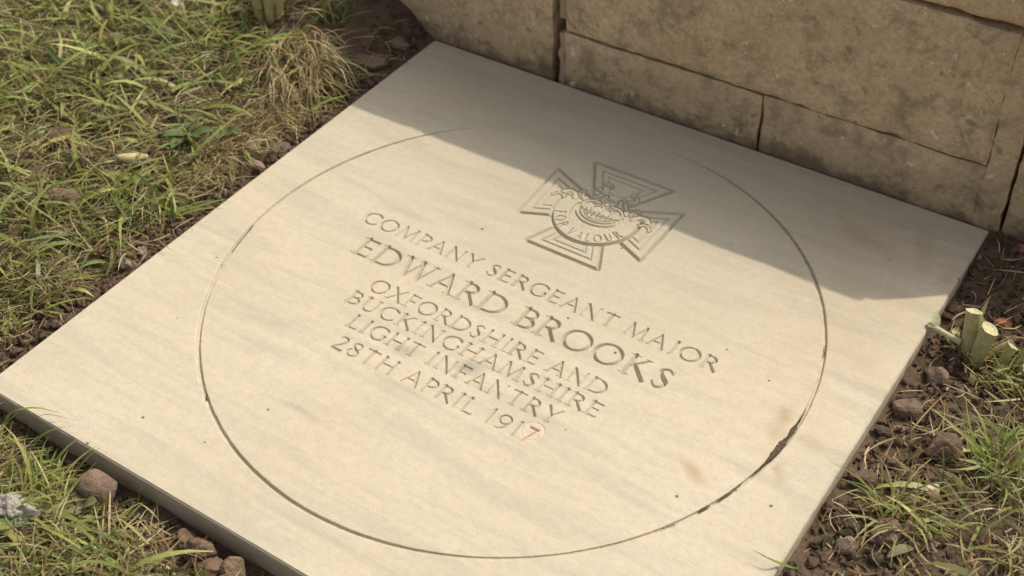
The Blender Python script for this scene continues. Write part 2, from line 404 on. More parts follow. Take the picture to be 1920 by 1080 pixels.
def box(name, lo, hi, mat, parent=None, off=Vector((0, 0, 0))):
    lo = np.array(lo); hi = np.array(hi)
    P = np.array([[(lo, hi)[(i >> k) & 1][k] for k in range(3)] for i in range(8)])
    F = np.array([[0, 2, 3, 1], [4, 5, 7, 6], [0, 1, 5, 4], [2, 6, 7, 3], [0, 4, 6, 2], [1, 3, 7, 5]])
    return mesh_obj(name, P - np.array(off), F, mat, parent)
box('core', (-0.470, YF + 0.022, -0.098), (-0.30, 0.80, 0.118), M['wall'], wall, WL)
box('core', (-0.299, YF + 0.022, -0.098), (0.302, 0.80, 0.189), M['mortar'], wall, WL)
box('core', (0.3105, YF + 0.022, -0.098), (0.775, 0.80, 0.116), M['wall'], wall, WL)
box('core', (0.303, YF + 0.02, -0.097), (0.312, 0.50, 0.217), M['mortar'], wall, WL)  # unseen filler, added to stop sunlight leaking through the right-hand joint
# the step above, set back
for i, (a, b) in enumerate(((-0.22, 0.014), (0.018, 0.25))):
    block(a, b, 0.2235, 0.42, 0.70, 0.10, 12 + i, r=0.008, step=0.012)

# ------------------------------------------------------------------ blobs (stones, clods)
import bmesh
def ico(sub):
    bm = bmesh.new(); bmesh.ops.create_icosphere(bm, subdivisions=sub, radius=1.0)
    bm.verts.ensure_lookup_table()
    V = np.array([v.co[:] for v in bm.verts]); F = np.array([[v.index for v in f.verts] for f in bm.faces]); bm.free()
    return V, F
ICO = {k: ico(k) for k in (1, 2, 3, 4)}

def rot_m(r):
    a, b, c = r
    return np.array(Matrix.Rotation(c, 3, 'Z') @ Matrix.Rotation(b, 3, 'Y') @ Matrix.Rotation(a, 3, 'X'))

def rock_shape(seed, sub=3, facets=9, rough=0.12):
    V, F = ICO[sub]; r = np.random.default_rng(seed); V = V.copy()
    for _ in range(facets):                       # knock flat faces off a ball
        n = r.normal(size=3); n /= np.linalg.norm(n); d = r.uniform(0.55, 0.9)
        t = V @ n; ex = np.clip(t - d, 0, None); V = V - ex[:, None] * n * 0.92
    n = fbm(V[:, 0] * 2.2 + seed, V[:, 1] * 2.2, V[:, 2] * 2.2, seed, 4)
    return V * (1 + rough * n)[:, None], F

def stone(name, x, y, size, mat, label, cat, seed, rz=0.0, tilt=0.0, sink=0.3, facets=9, rough=0.12, sub=3, z=None, group=None):
    V, F = rock_shape(seed, sub, facets, rough)
    V = V * np.array(size) / 2
    V = V @ rot_m((tilt, tilt * .5, rz)).T
    h = V[:, 2].max() - V[:, 2].min()
    V[:, 2] += -V[:, 2].min() - sink * h
    zz = float(ground_h(x, y)) if z is None else z
    o = mesh_obj(name, V, F, mat, smooth=False)
    o.location = (x, y, zz)
    return tag(o, label, cat, group)

# crumbs of earth, too many to count
def scatter_crumbs():
    big = [rock_shape(100 + i, 2, 9, 0.55)[0] for i in range(16)]; small = [rock_shape(150 + i, 1, 7, 0.5)[0] for i in range(14)]
    P = []
    def add(n, xlo, xhi, ylo, yhi, dens):
        x = rng.uniform(xlo, xhi, n); y = rng.uniform(ylo, yhi, n)
        k = rng.uniform(size=n) < dens(x, y); P.append(np.stack([x[k], y[k]], 1))
    out = lambda x, y: (np.abs(x) > S + 0.002) | (y < -S - 0.002)
    add(8500, -0.50, -0.30, -0.36, 0.30, lambda x, y: np.where(out(x, y), 0.14 + 0.86 * sstep(0.055, 0.02, -S - x), 0))
    add(6500, 0.30, 0.50, -0.42, 0.30, lambda x, y: np.where(out(x, y), 0.15 + 0.85 * sstep(0.11, 0.05, x - S), 0))
    add(3200, -0.36, 0.33, -0.40, -0.30, lambda x, y: np.where(out(x, y), 0.05 + 0.9 * sstep(0.04, 0.012, -S - y), 0))
    P = np.concatenate(P); n = len(P)
    s = np.exp(rng.normal(math.log(0.0017), 0.55, n)).clip(0.0007, 0.0066)
    Z = ground_h(P[:, 0], P[:, 1])
    VV = []; FF = []; off = 0; CC = []
    for i in range(n):
        b = s[i] > 0.0036
        sh = big[i % 16] if b else small[i % 14]
        V = sh * (s[i] * rng.uniform(0.6, 1.35, 3)) @ rot_m(rng.uniform(0, 6.28, 3)).T
        dx = abs(P[i, 0]) - S - s[i] * 1.2; px = P[i, 0]       # keep clear of the slab's sides
        if dx < 0 and P[i, 1] > -S - 0.001: px -= math.copysign(dx, px)
        py = P[i, 1]
        if P[i, 1] < -S and abs(P[i, 0]) < S + 0.01: py = min(py, -S - s[i] * 1.2)
        if py > -S:
            if px < 0: px = min(px, -S - .0006 - V[:, 0].max())
            else: px = max(px, S + .0006 - V[:, 0].min())
        elif abs(px) < S + .01: py = min(py, -S - .0006 - V[:, 1].max())
        VV.append(V + np.array([px, py, Z[i] + s[i] * 0.3])); FF.append(ICO[2 if b else 1][1] + off); off += len(V)
        c = np.array((.118, .082, .056)) * rng.uniform(.6, 1.35) * rng.uniform(.92, 1.08, 3)
        if rng.uniform() < .03: c = np.array((.34, .24, .17)) * rng.uniform(.7, 1.3)
        CC.append(np.repeat(c[None], len(V), 0))
    o = mesh_obj('soil_crumbs', np.concatenate(VV), np.concatenate(FF), M['crumb'], col=np.concatenate(CC))
    tag(o, 'loose crumbs of brown earth along the edges of the slab', 'soil', kind='stuff')
scatter_crumbs()

# ------------------------------------------------------------------ carved slab
T_, t_ = 0.070, 0.040          # half widths of thick and thin strokes, cap height 1
def L(p, q, a=T_, b=None): return ([p, q], [a, a if b is None else b])
def stem(x, y0=0.0, y1=1.0, h=T_, top=True, bot=True):
    st = [([(x, y0), (x, y0 + .14 * (y1 - y0)), (x, y1 - .14 * (y1 - y0)), (x, y1)], [h * (1.06 if bot else 1), h * .95, h * .95, h * (1.06 if top else 1)])]
    if bot: st += serif(x, y0, h)
    if top: st += serif(x, y1, h)
    return st
def serif(x, y, h, k=0.10):
    s = 0.022 if y < .5 else -0.022
    return [([(x - h - k, y + s * .6), (x, y + s), (x + h + k, y + s * .6)], [.014, .024, .014])]
def vser(x, y, up, k=0.13):    # the tick at the end of an arm
    return [([(x, y), (x + .012, y + up * k)], [.040, .014])]
def arc(cx, cy, rx, ry, a0, a1, hT=T_, ht=t_, n=22, h0=None, h1=None):
    A = np.radians(np.linspace(a0, a1, n)); P = [(cx + rx * math.cos(a), cy + ry * math.sin(a)) for a in A]
    H = [ht + (hT - ht) * abs(math.cos(a - .12)) ** 1.5 for a in A]
    if h0: H[0] = h0
    if h1: H[-1] = h1
    return (P, H)
def bezs(P, H, n=30):
    """Catmull-Rom through points with half widths"""
    P = np.array(P, float); H = np.array(H, float); K = len(P) - 1
    PP = np.vstack([2 * P[0] - P[1], P, 2 * P[-1] - P[-2]]); o = []; h = []
    for t in np.linspace(0, K - 1e-6, n):
        i = int(t); u = t - i; a, b, c, d = PP[i], PP[i + 1], PP[i + 2], PP[i + 3]
        o.append(tuple(.5 * ((2 * b) + (-a + c) * u + (2 * a - 5 * b + 4 * c - d) * u * u + (-a + 3 * b - 3 * c + d) * u ** 3)))
        h.append(H[i] * (1 - u) + H[i + 1] * u)
    return (o, h)
G = {}
G['A'] = (.86, [L((.08, 0), (.43, 1), t_), L((.41, 1.0), (.77, 0), T_ * .92, T_ * 1.05), L((.20, .36), (.64, .36), t_)] + serif(.08, 0, .03) + serif(.77, 0, T_))
def bowl(x0, yt, yb, xr, hT=T_):
    ry = (yt - yb) / 2; cy = (yt + yb) / 2; rx = ry * 1.02; cx = xr - rx
    return [([(x0, yt), (cx, yt)], [t_, t_]), arc(cx, cy, rx, ry, 90, -90, hT), ([(cx, yb), (x0, yb)], [t_, t_])]
G['B'] = (.66, stem(.14) + bowl(.14, .975, .53, .52, T_ * .9) + bowl(.14, .53, .025, .60))
G['C'] = (.86, [arc(.49, .5, .42, .49, 42, 318, T_, t_, 34)] + vser(.80, .83, 1) + [L((.80, .17), (.82, .22), .03, .012)])
G['D'] = (.90, stem(.14) + [([(.14, .975), (.36, .975)], [t_, t_]), arc(.36, .5, .46, .475, 90, -90, T_ * 1.05, t_, 30), ([(.36, .025), (.14, .025)], [t_, t_])])
G['E'] = (.64, stem(.14) + [L((.14, .97), (.55, .97), t_), L((.14, .52), (.48, .52), t_), L((.14, .03), (.56, .03), t_)] + vser(.55, .97, -1) + vser(.48, .45, 1, .13) + vser(.56, .03, 1.2))
G['F'] = (.60, stem(.14) + [L((.14, .97), (.55, .97), t_), L((.14, .50), (.46, .50), t_)] + vser(.55, .97, -1) + vser(.46, .43, 1, .13))
G['G'] = (.90, [arc(.49, .5, .42, .49, 42, 300, T_, t_, 34)] + vser(.80, .83, 1) + [([(.70, .07), (.80, .14), (.80, .42)], [t_, T_ * .8, T_])] + serif(.80, .43, .05, .08))
G['H'] = (.90, stem(.15) + stem(.74) + [L((.15, .52), (.74, .52), t_)])
G['I'] = (.32, stem(.16))
G['J'] = (.40, stem(.24, .10, 1.0, T_, True, False) + [([(.24, .14), (.20, -.02), (.08, -.08)], [T_, T_ * .7, .02])])
G['K'] = (.84, stem(.15) + [L((.19, .44), (.60, .96), t_), L((.30, .56), (.76, .0), T_, T_ * 1.05)] + serif(.62, 1, .03, .09) + serif(.76, 0, .04, .07))
G['L'] = (.62, stem(.14) + [L((.14, .03), (.56, .03), t_)] + vser(.56, .03, 1.2))
G['M'] = (1.06, [L((.11, 0), (.21, 1), t_), L((.21, 1), (.53, .03), T_), L((.53, .03), (.85, 1), t_), L((.85, 1), (.94, 0), T_)] + serif(.11, 0, .03) + serif(.94, 0, T_) + serif(.19, 1, .03, .06) + serif(.87, 1, .03, .06))
G['N'] = (.90, [L((.15, 0), (.15, 1), t_), L((.14, 1), (.74, .0), T_ * 1.05), L((.75, .0), (.75, 1), t_)] + serif(.15, 0, .03) + serif(.75, 1, .03) + serif(.12, 1, .03, .06))
G['O'] = (.96, [arc(.48, .5, .42, .49, 0, 360, T_, t_, 44)])
G['P'] = (.60, stem(.14) + bowl(.14, .975, .46, .54))
G['R'] = (.76, stem(.14) + bowl(.14, .975, .50, .53) + [L((.33, .50), (.70, .01), T_, T_ * 1.05)] + serif(.71, 0, .03, .07))
G['S'] = (.60, [bezs([(.50, .83), (.33, .975), (.13, .80), (.28, .56), (.46, .36), (.42, .10), (.24, .025), (.09, .17)], [.03, t_, T_ * .8, T_ * 1.1, T_ * 1.1, T_ * .8, t_, .03], 34)] + vser(.50, .80, 1.3) + vser(.09, .2, -1.3))
G['T'] = (.74, stem(.37, 0, 1, T_, False) + [L((.06, .97), (.68, .97), t_)] + vser(.07, .97, -1) + vser(.67, .97, -1))
G['U'] = (.88, stem(.16, .30, 1, T_, True, False) + [([(.16, .32), (.19, .13), (.30, .03), (.45, .01), (.60, .05), (.69, .16), (.72, .34)], [T_, T_, T_ * .8, t_, t_, t_, t_]), L((.72, .32), (.72, 1), t_)] + serif(.72, 1, .03))
G['V'] = (.84, [L((.09, 1), (.43, 0), T_), L((.43, 0), (.76, 1), t_)] + serif(.09, 1, T_) + serif(.76, 1, .03))
G['W'] = (1.20, [L((.09, 1), (.37, 0), T_), L((.37, 0), (.63, 1), t_), L((.60, 1), (.87, 0), T_), L((.87, 0), (1.12, 1), t_)] + serif(.09, 1, T_) + serif(1.12, 1, .03) + serif(.60, 1, T_, .07))
G['X'] = (.84, [L((.11, 1), (.74, 0), T_), L((.72, 1), (.10, 0), t_)] + serif(.11, 1, .05) + serif(.74, 0, .05) + serif(.72, 1, .03) + serif(.10, 0, .03))
G['Y'] = (.80, [L((.09, 1), (.40, .48), T_), L((.72, 1), (.40, .48), t_)] + stem(.40, 0, .5, T_, False) + serif(.09, 1, .05) + serif(.72, 1, .03))
G['1'] = (.40, stem(.22, 0, 1, T_ * .8, False) + [L((.22, .99), (.08, .90), .04, .015)])
G['2'] = (.62, [bezs([(.08, .80), (.22, .96), (.42, .90), (.46, .70), (.34, .44), (.07, .05)], [.02, t_, T_ * .85, T_, T_ * .7, t_], 26), L((.07, .045), (.56, .045), T_ * .8), ] + vser(.56, .05, 1))
G['7'] = (.60, [L((.08, .95), (.54, .95), T_ * .9), L((.53, .95), (.20, 0), t_ * .9, T_ * .8)])
G['8'] = (.62, [arc(.31, .75, .20, .22, 0, 360, t_ * 1.1, t_, 26), arc(.31, .27, .25, .25, 0, 360, t_ * 1.25, t_, 28), L((.18, .66), (.45, .42), T_ * .8)])
G['9'] = (.64, [arc(.32, .68, .24, .29, 0, 360, T_ * .85, t_, 30), bezs([(.56, .68), (.52, .36), (.36, .10), (.10, -.02)], [T_ * .85, T_ * .8, t_, .02], 16)])

def seg_depth(px, py, strokes, sx, sy, ox, oy, wscale):
    """largest (half width - distance to the centre line) over all strokes: the depth of a V-cut"""
    D = np.full(px.shape, -1.0)
    for P, H in strokes:
        for (a, b, ha, hb) in zip(P[:-1], P[1:], H[:-1], H[1:]):
            ax, ay, bx, by = ox + a[0] * sx, oy + a[1] * sy, ox + b[0] * sx, oy + b[1] * sy
            ex, ey = bx - ax, by - ay; l2 = ex * ex + ey * ey + 1e-12
            t = np.clip(((px - ax) * ex + (py - ay) * ey) / l2, 0, 1)
            d = np.hypot(px - ax - t * ex, py - ay - t * ey)
            D = np.maximum(D, (ha + (hb - ha) * t) * wscale - d)
    return D

LINES = [('COMPANY SERGEANT MAJOR', -174.5, 177.0, 20.0, 15.2), ('EDWARD BROOKS', -153.5, 153.5, -18.2, 22.6), ('OXFORDSHIRE AND', -112.8, 116.3, -48.8, 15.2),
         ('BUCKINGHAMSHIRE', -119.5, 124.5, -70.5, 15.0), ('LIGHT INFANTRY', -99.8, 101.5, -93.3, 15.3), ('28TH APRIL 191', -94.5, 83.5, -118.8, 15.4)]
SP = 0.105; WORD = 0.36
step = 0.6
tx = np.arange(-181.2, 181.2 + .01, step); ty = np.arange(-124.8, 43.2 + .01, step)
TX, TY = np.meshgrid(tx, ty)
TZ = np.zeros_like(TX); TI = np.full(TX.shape, -1, int)
def carve(glyph, ox, oy, sx, sy, idx, slope=2.25):
    w, st = G[glyph]
    x0, x1 = ox - .25 * sx, ox + (w + .25) * sx; y0, y1 = oy - .25 * sy, oy + 1.2 * sy
    a, b = np.searchsorted(tx, (x0, x1)); c, d = np.searchsorted(ty, (y0, y1))
    sl = (slice(c, d), slice(a, b))
    D = seg_depth(TX[sl], TY[sl], st, sx, sy, ox, oy, sy * 1.24)
    z = -slope * np.clip(D, 0, None)
    hit = z < TZ[sl] - 1e-9
    TZ[sl] = np.where(hit, z, TZ[sl]); TI[sl] = np.where(D > -0.25, np.where((TI[sl] < 0) | hit, idx, TI[sl]), TI[sl])
for li, (txt, xa, xb, base, cap) in enumerate(LINES):
    w = 0
    for ch in txt: w += WORD if ch == ' ' else G[ch][0] + SP
    w -= SP
    sx = (xb - xa) / (w - .12)
    x = xa - .06 * sx
    for ch in txt:
        if ch == ' ': x += WORD * sx; continue
        carve(ch, x, base, sx, cap, li); x += (G[ch][0] + SP) * sx
DISC = (92.3, -107.0, 9.4)
carve('7', 87.4, -118.8, 15.0, 15.4, 6)
dd = np.hypot(TX - DISC[0], TY - DISC[1])
ringg = -0.45 * np.clip(1 - np.abs(dd - DISC[2] + .5) / 0.9, 0, 1)
TZ = np.minimum(TZ, ringg)

# the cross
def poly_sd(px, py, pts):
    pts = np.array(pts, float); n = len(pts); d = np.full(px.shape, 1e9); ins = np.zeros(px.shape, bool)
    for i in range(n):
        a, b = pts[i], pts[(i + 1) % n]; e = b - a
        t = np.clip(((px - a[0]) * e[0] + (py - a[1]) * e[1]) / (e @ e), 0, 1)
        d = np.minimum(d, np.hypot(px - a[0] - t * e[0], py - a[1] - t * e[1]))
        c = (a[1] > py) != (b[1] > py)
        with np.errstate(divide='ignore', invalid='ignore'):
            xi = a[0] + (py - a[1]) * e[0] / (e[1] if e[1] else 1e-9)
        ins ^= c & (px < xi)
    return np.where(ins, d, -d)
cs = 0.5
cx_ = np.arange(-72, 72.01, cs); cy_ = np.arange(68, 212.01, cs)
CX, CY = np.meshgrid(cx_, cy_); U = CX; V = CY - 140
def cross_height(U, V):
    pts = [(-42, 64), (40.5, 64), (13.5, 14), (64, 39), (63, -35), (14.5, -13.5), (38.5, -64), (-35, -64), (-13.5, -13.5), (-62, -35), (-66, 37), (-13.5, 14)]
    d = poly_sd(U, V, pts)
    h = np.where(d < 0, -3.4 * np.clip(1 + d / 2.4, 0, 1), -3.4 * np.clip(1 - d / 1.3, 0, 1))
    for off, wd, dp in ((7.6, 1.1, 1.7), (13.2, 1.0, 1.5)):
        h = np.minimum(h, -dp * np.clip(1 - np.abs(d - off) / wd, 0, 1))
    h = h - 0.5 * sstep(14, 15.5, d)
    # scroll
    r = np.hypot(U, V + 2); ang = np.degrees(np.arctan2(V + 2, U))
    lower = (ang < 18) | (ang > 163)
    moat = np.where(r > 40, np.clip(1 - (r - 40) / 3.0, 0, 1), np.clip(1 - (40 - r) / 1.2, 0, 1))
    band = lower & (r > 24.5) & (r < 40)
    h = np.where(lower & (r >= 23) & (r < 43.2), np.where(r <= 40, np.where(r < 24.5, -1.2, 0.35), np.minimum(h, 0.0)), h)
    h = np.where(lower & (r > 38) & (r < 43), np.minimum(h, -3.6 * moat + .3 * (r < 40)), h)
    # field inside the scroll
    inner = (r < 23.6) & (V < 12)
    h = np.where(inner, -1.2 + 0.5 * vnoise(U * .5, V * .5, 0, 4), h)
    def cap(a, b, rad, top, h, base=-1.1):
        ex, ey = b[0] - a[0], b[1] - a[1]
        t = np.clip(((U - a[0]) * ex + (V - a[1]) * ey) / (ex * ex + ey * ey + 1e-9), 0, 1)
        q = np.hypot(U - a[0] - t * ex, V - a[1] - t * ey) / rad
        dome = base + (top - base) * np.sqrt(np.clip(1 - q * q, 0, 1))
        rim = (q >= 1) & (q < 1 + 0.8 / rad)
        h = np.where(rim, np.minimum(h, -1.35), h)
        return np.where(q < 1, dome, h)
    def line(P, rad, top, h, base=-1.1):
        q = np.full(U.shape, 9.0)
        for a, b in zip(P[:-1], P[1:]):
            ex, ey = b[0] - a[0], b[1] - a[1]
            t = np.clip(((U - a[0]) * ex + (V - a[1]) * ey) / (ex * ex + ey * ey + 1e-9), 0, 1)
            q = np.minimum(q, np.hypot(U - a[0] - t * ex, V - a[1] - t * ey) / rad)
        dome = base + (top - base) * np.sqrt(np.clip(1 - q * q, 0, 1))
        h = np.where((q >= 1) & (q < 1 + 0.8 / rad), np.minimum(h, -1.35), h)
        return np.where(q < 1, dome, h)
    def curve(P, n=14): return bezs(P, [1] * len(P), n)[0]
    A = np.radians(np.linspace(208, 332, 15))
    for rx_, ry_, rad in ((21.5, 17.5, 1.5), (18.0, 14.0, 1.1)):
        P = [(rx_ * math.cos(a), 3 + ry_ * math.sin(a)) for a in A]
        h = line(P, rad, .35, h)
    for a in np.radians(np.linspace(208, 332, 13)):
        h = cap((14.6 * math.cos(a), 3 + 10.8 * math.sin(a)), (14.6 * math.cos(a) + .05, 3 + 10.8 * math.sin(a)), 1.0, .1, h)
    for k in range(-4, 5):                                   # crosses and lilies on the rim
        x = k * 4.4; y = -1.5 + 0.16 * k * k
        h = cap((x, y - 2.2), (x, y + 2.2), .8, .2, h); h = cap((x - 1.3, y + .4), (x + 1.3, y + .4), .7, .2, h)
    for sg in (-1, 1):                                       # arches
        h = line(curve([(sg * 19, 3), (sg * 19.5, 9), (sg * 14, 14), (sg * 7, 14.5), (sg * 1, 11)]), 1.3, .3, h)
        h = line(curve([(sg * 9, 3), (sg * 9.5, 8), (sg * 5, 12)]), 1.0, .2, h)
    h = cap((0, 3), (0, 11), 1.2, .3, h); h = cap((0, 15), (0, 16), 2.2, .5, h)
    # lion standing on the crown
    h = cap((-9, 27), (11, 26), 4.0, .7, h)
    for x, dx in ((-11, -4), (-6, -1), (9, 2), (13, 5)): h = cap((x, 25), (x + dx, 18.5), 1.7, .6, h)
    h = cap((-13, 32), (-13, 34), 4.4, .8, h); h = cap((-16.5, 31), (-18, 30), 2.2, .9, h)
    h = cap((-13, 40), (-12, 41), 2.6, .9, h); h = cap((-16, 39), (-16, 40), 1.3, .7, h); h = cap((-9, 39), (-9, 40), 1.3, .7, h)
    h = line(curve([(15, 28), (20, 31), (19, 37), (13, 38), (15, 42)], 18), 1.4, .5, h)
    # turned-up, folded ends of the scroll
    for sg in (-1, 1):
        h = line(curve([(sg * 30, 9), (sg * 34, 15), (sg * 40, 16), (sg * 44, 11)]), 2.4, .2, h)
        h = line(curve([(sg * 39, 5), (sg * 43, 8), (sg * 47, 7), (sg * 50, 3)]), 1.4, .1, h)
        h = cap((sg * 25, 14), (sg * 27, 20), 1.6, .2, h); h = cap((sg * 31, 20), (sg * 27, 22), 1.3, .2, h)
    return h, d
CZ, CD = cross_height(U, V)
sw = 0.0
for k, ch in enumerate('FOR VALOUR'):
    sw += .42 if ch == ' ' else G[ch][0] + .16
a0, a1 = math.radians(199), math.radians(341)
pos = 0.0
for ch in 'FOR VALOUR':
    w = .42 if ch == ' ' else G[ch][0] + .16
    if ch != ' ':
        a = a0 + (a1 - a0) * (pos + w / 2) / sw
        rb = 37.4; capm = 9.4
        ca, sa = math.cos(a), math.sin(a)
        bx, by = rb * ca, rb * sa - 2
        lx = (U - bx) * (-sa) + (V - by) * ca; ly = -((U - bx) * ca + (V - by) * sa)
        sel = (np.abs(lx) < 7) & (ly > -2) & (ly < 10)
        gx_ = 7.2
        D = seg_depth(lx[sel], ly[sel], G[ch][1], gx_, capm, -G[ch][0] * gx_ / 2, 0, capm * 1.05)
        CZ[sel] = np.minimum(CZ[sel], 0.35 - 3.0 * np.clip(D, 0, None))
    pos += w
edge = np.minimum(np.minimum(U + 72, 72 - U), np.minimum(CY - 68, 212 - CY))
CZ = np.where(edge < 0.6, 0, CZ)

slab = empty('memorial_slab', (0, 0, -0.06))
tag(slab, 'square cream sandstone slab carved with a cross, a circle and an inscription', 'paving stone')
OFF = np.array([0, 0, -0.06])

def grid_part(X, Y, Z, who):
    n, m = X.shape
    P = np.stack([X, Y, Z], -1).reshape(-1, 3) / 1000
    ii = np.arange(n - 1)[:, None] * m + np.arange(m - 1)[None]
    F = np.stack([ii, ii + 1, ii + m + 1, ii + m], -1).reshape(-1, 4)
    return P, F, who.reshape(-1)[F]
P, F, W = grid_part(TX, TY, TZ, TI)
fz = TZ.reshape(-1)[F].min(1); fi = W.max(1)
ctr = P[F].mean(1)
indisc = np.hypot(ctr[:, 0] * 1000 - DISC[0], ctr[:, 1] * 1000 - DISC[1]) < DISC[2]
owner = np.where(indisc, 6, np.where(fz < -1e-4, fi, -1))
text_flat = F[owner < 0]
for li in range(6):
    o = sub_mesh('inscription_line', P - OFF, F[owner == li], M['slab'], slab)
    o['label'] = 'incised capitals reading ' + LINES[li][0]
o = sub_mesh('inset_disc', P - OFF, F[owner == 6], M['plug'], slab); o['label'] = 'small pinkish round plug carved with the figure 7'
P2, F2, W2 = grid_part(CX, CY, CZ, (CD > -3.4) | (np.abs(CZ) > 1e-3))
incross = W2.any(1)
o = sub_mesh('carved_cross', P2 - OFF, F2[incross], M['slab'], slab); o['label'] = 'carved cross with lion, crown and scroll reading FOR VALOUR'
cross_flat = F2[~incross]

# circular groove
NR = 1440; R0 = 0.2558
th = np.linspace(0, 2 * math.pi, NR, endpoint=False)
ro = np.array([-4.0, -1.8, -1.3, -1.15, -0.7, 0.7, 1.15, 1.6, 2.3, 4.0])
wid = 1.0 + 0.10 * vnoise(th * 30, th * 0, 0, 3) + 0.16 * np.clip(vnoise(th * 110, th * 0 + 2, 0, 6), 0, 1)
deg = np.degrees(th)
wid += 0.35 * np.exp(-((((deg - 357 + 180) % 360) - 180) / 5) ** 2)
wid += 0.30 * np.exp(-((deg - 205) / 40) ** 2)
top_fade = 1 - 0.92 * np.exp(-((deg - 120) / 26) ** 2) - 0.35 * np.exp(-((deg - 85) / 20) ** 2) - 0.55 * np.exp(-((deg - 305) / 24) ** 2)
prof = np.array([0, 0, -.25, -2.3, -2.8, -2.8, -2.3, -.45, 0, 0])
RR = np.zeros((NR, 10)); RZ = np.zeros((NR, 10))
for k in range(10):
    jit = 1.0 if k in (0, 9) else wid * (0.86 + 0.14 * top_fade)
    RR[:, k] = R0 + ro[k] * jit / 1000; RZ[:, k] = prof[k] * np.clip(top_fade, .20, 1) / 1000
    if k in (1, 8): RR[:, k] = R0 + np.sign(ro[k]) * np.minimum(np.abs(ro[k]) * jit, 3.7) / 1000
PR = np.stack([RR * np.cos(th)[:, None], RR * np.sin(th)[:, None], RZ], -1).reshape(-1, 3)
a = np.arange(NR); b = (a + 1) % NR
FR = np.concatenate([np.stack([a * 10 + k, a * 10 + k + 1, b * 10 + k + 1, b * 10 + k], -1) for k in range(9)])
mesh_obj('circular_groove', PR - OFF, FR, M['slab'], slab)

# body: flat top filled between the carved fields, worn arrises, sides
per = 110
def square(half, z, amp=0.0, seed=0):
    s = np.linspace(-1, 1, per, endpoint=False)
    e = np.concatenate([np.stack([s, -np.ones(per)], 1), np.stack([np.ones(per), s], 1), np.stack([-s, np.ones(per)], 1), np.stack([-np.ones(per), -s], 1)]) * half
    if amp:
        n = fbm(e[:, 0] * 60, e[:, 1] * 60, 0, seed, 3); c = np.clip(n - .25, 0, 1) * amp * 3 + np.abs(n) * amp * .4
        e = e * (1 - c / half)[:, None]
    return np.concatenate([e, np.full((len(e), 1), z)], 1)
sq0 = square(S - 0.0016, 0.0, 0.0017, 31); sq1 = square(S - 0.0003, -0.0016, 0.0005, 31); sq1b = square(S, -0.006, 0.0006, 35); sq2 = square(S - 0.001, -0.06)
n4 = len(sq0)
rin = PR.reshape(NR, 10, 3)[:, 0]; rout = PR.reshape(NR, 10, 3)[:, 9]
def rect_loop(xs, ys):
    b = [(x, ys[0]) for x in xs[:-1]] + [(xs[-1], y) for y in ys[:-1]] + [(x, ys[-1]) for x in xs[:0:-1]] + [(xs[0], y) for y in ys[:0:-1]]
    return np.array([(x / 1000, y / 1000, 0) for x, y in b])
loops = [sq0, rout, rin, rect_loop(tx, ty), rect_loop(cx_, cy_)]
cv = np.concatenate(loops); edges = []; o0 = 0
for lp in loops:
    n = len(lp); edges += [(o0 + i, o0 + (i + 1) % n) for i in range(n)]; o0 += n
res = delaunay_2d_cdt([Vector((float(p[0]), float(p[1]))) for p in cv], edges, [], 0, 1e-7)
V2 = np.array([(v[0], v[1], 0.0) for v in res[0]]); T2 = np.array([f for f in res[2] if len(f) == 3])
cc = V2[T2].mean(1); rc = np.hypot(cc[:, 0], cc[:, 1])
in_text = (cc[:, 0] > tx[0] / 1000) & (cc[:, 0] < tx[-1] / 1000) & (cc[:, 1] > ty[0] / 1000) & (cc[:, 1] < ty[-1] / 1000)
in_crs = (cc[:, 0] > cx_[0] / 1000) & (cc[:, 0] < cx_[-1] / 1000) & (cc[:, 1] > cy_[0] / 1000) & (cc[:, 1] < cy_[-1] / 1000)
rin_r = R0 - 0.004; rout_r = R0 + 0.004
flat = ((rc < rin_r) & ~in_text & ~in_crs) | (rc > rout_r)
# drop what lies outside the chipped outline
nrm = np.cross(V2[T2][:, 1] - V2[T2][:, 0], V2[T2][:, 2] - V2[T2][:, 0])[:, 2]
T2 = np.where((nrm > 0)[:, None], T2, T2[:, ::-1])
mx = np.maximum(np.abs(cc[:, 0]), np.abs(cc[:, 1]))
T2 = T2[flat & (mx < S - 0.0010)]
sides = np.concatenate([sq0, sq1, sq1b, sq2]); kk = np.arange(n4); k2 = (kk + 1) % n4
FS = np.concatenate([np.stack([r * n4 + k2, r * n4 + kk, (r + 1) * n4 + kk, (r + 1) * n4 + k2], -1) for r in range(3)])
nV2, nP, nP2 = len(V2), len(P), len(P2)
allv = np.concatenate([V2, sides, P, P2])
sub_mesh('slab_body', allv - OFF, [T2, FS + nV2, text_flat + nV2 + len(sides), cross_flat + nV2 + len(sides) + nP], M['slab'], slab)

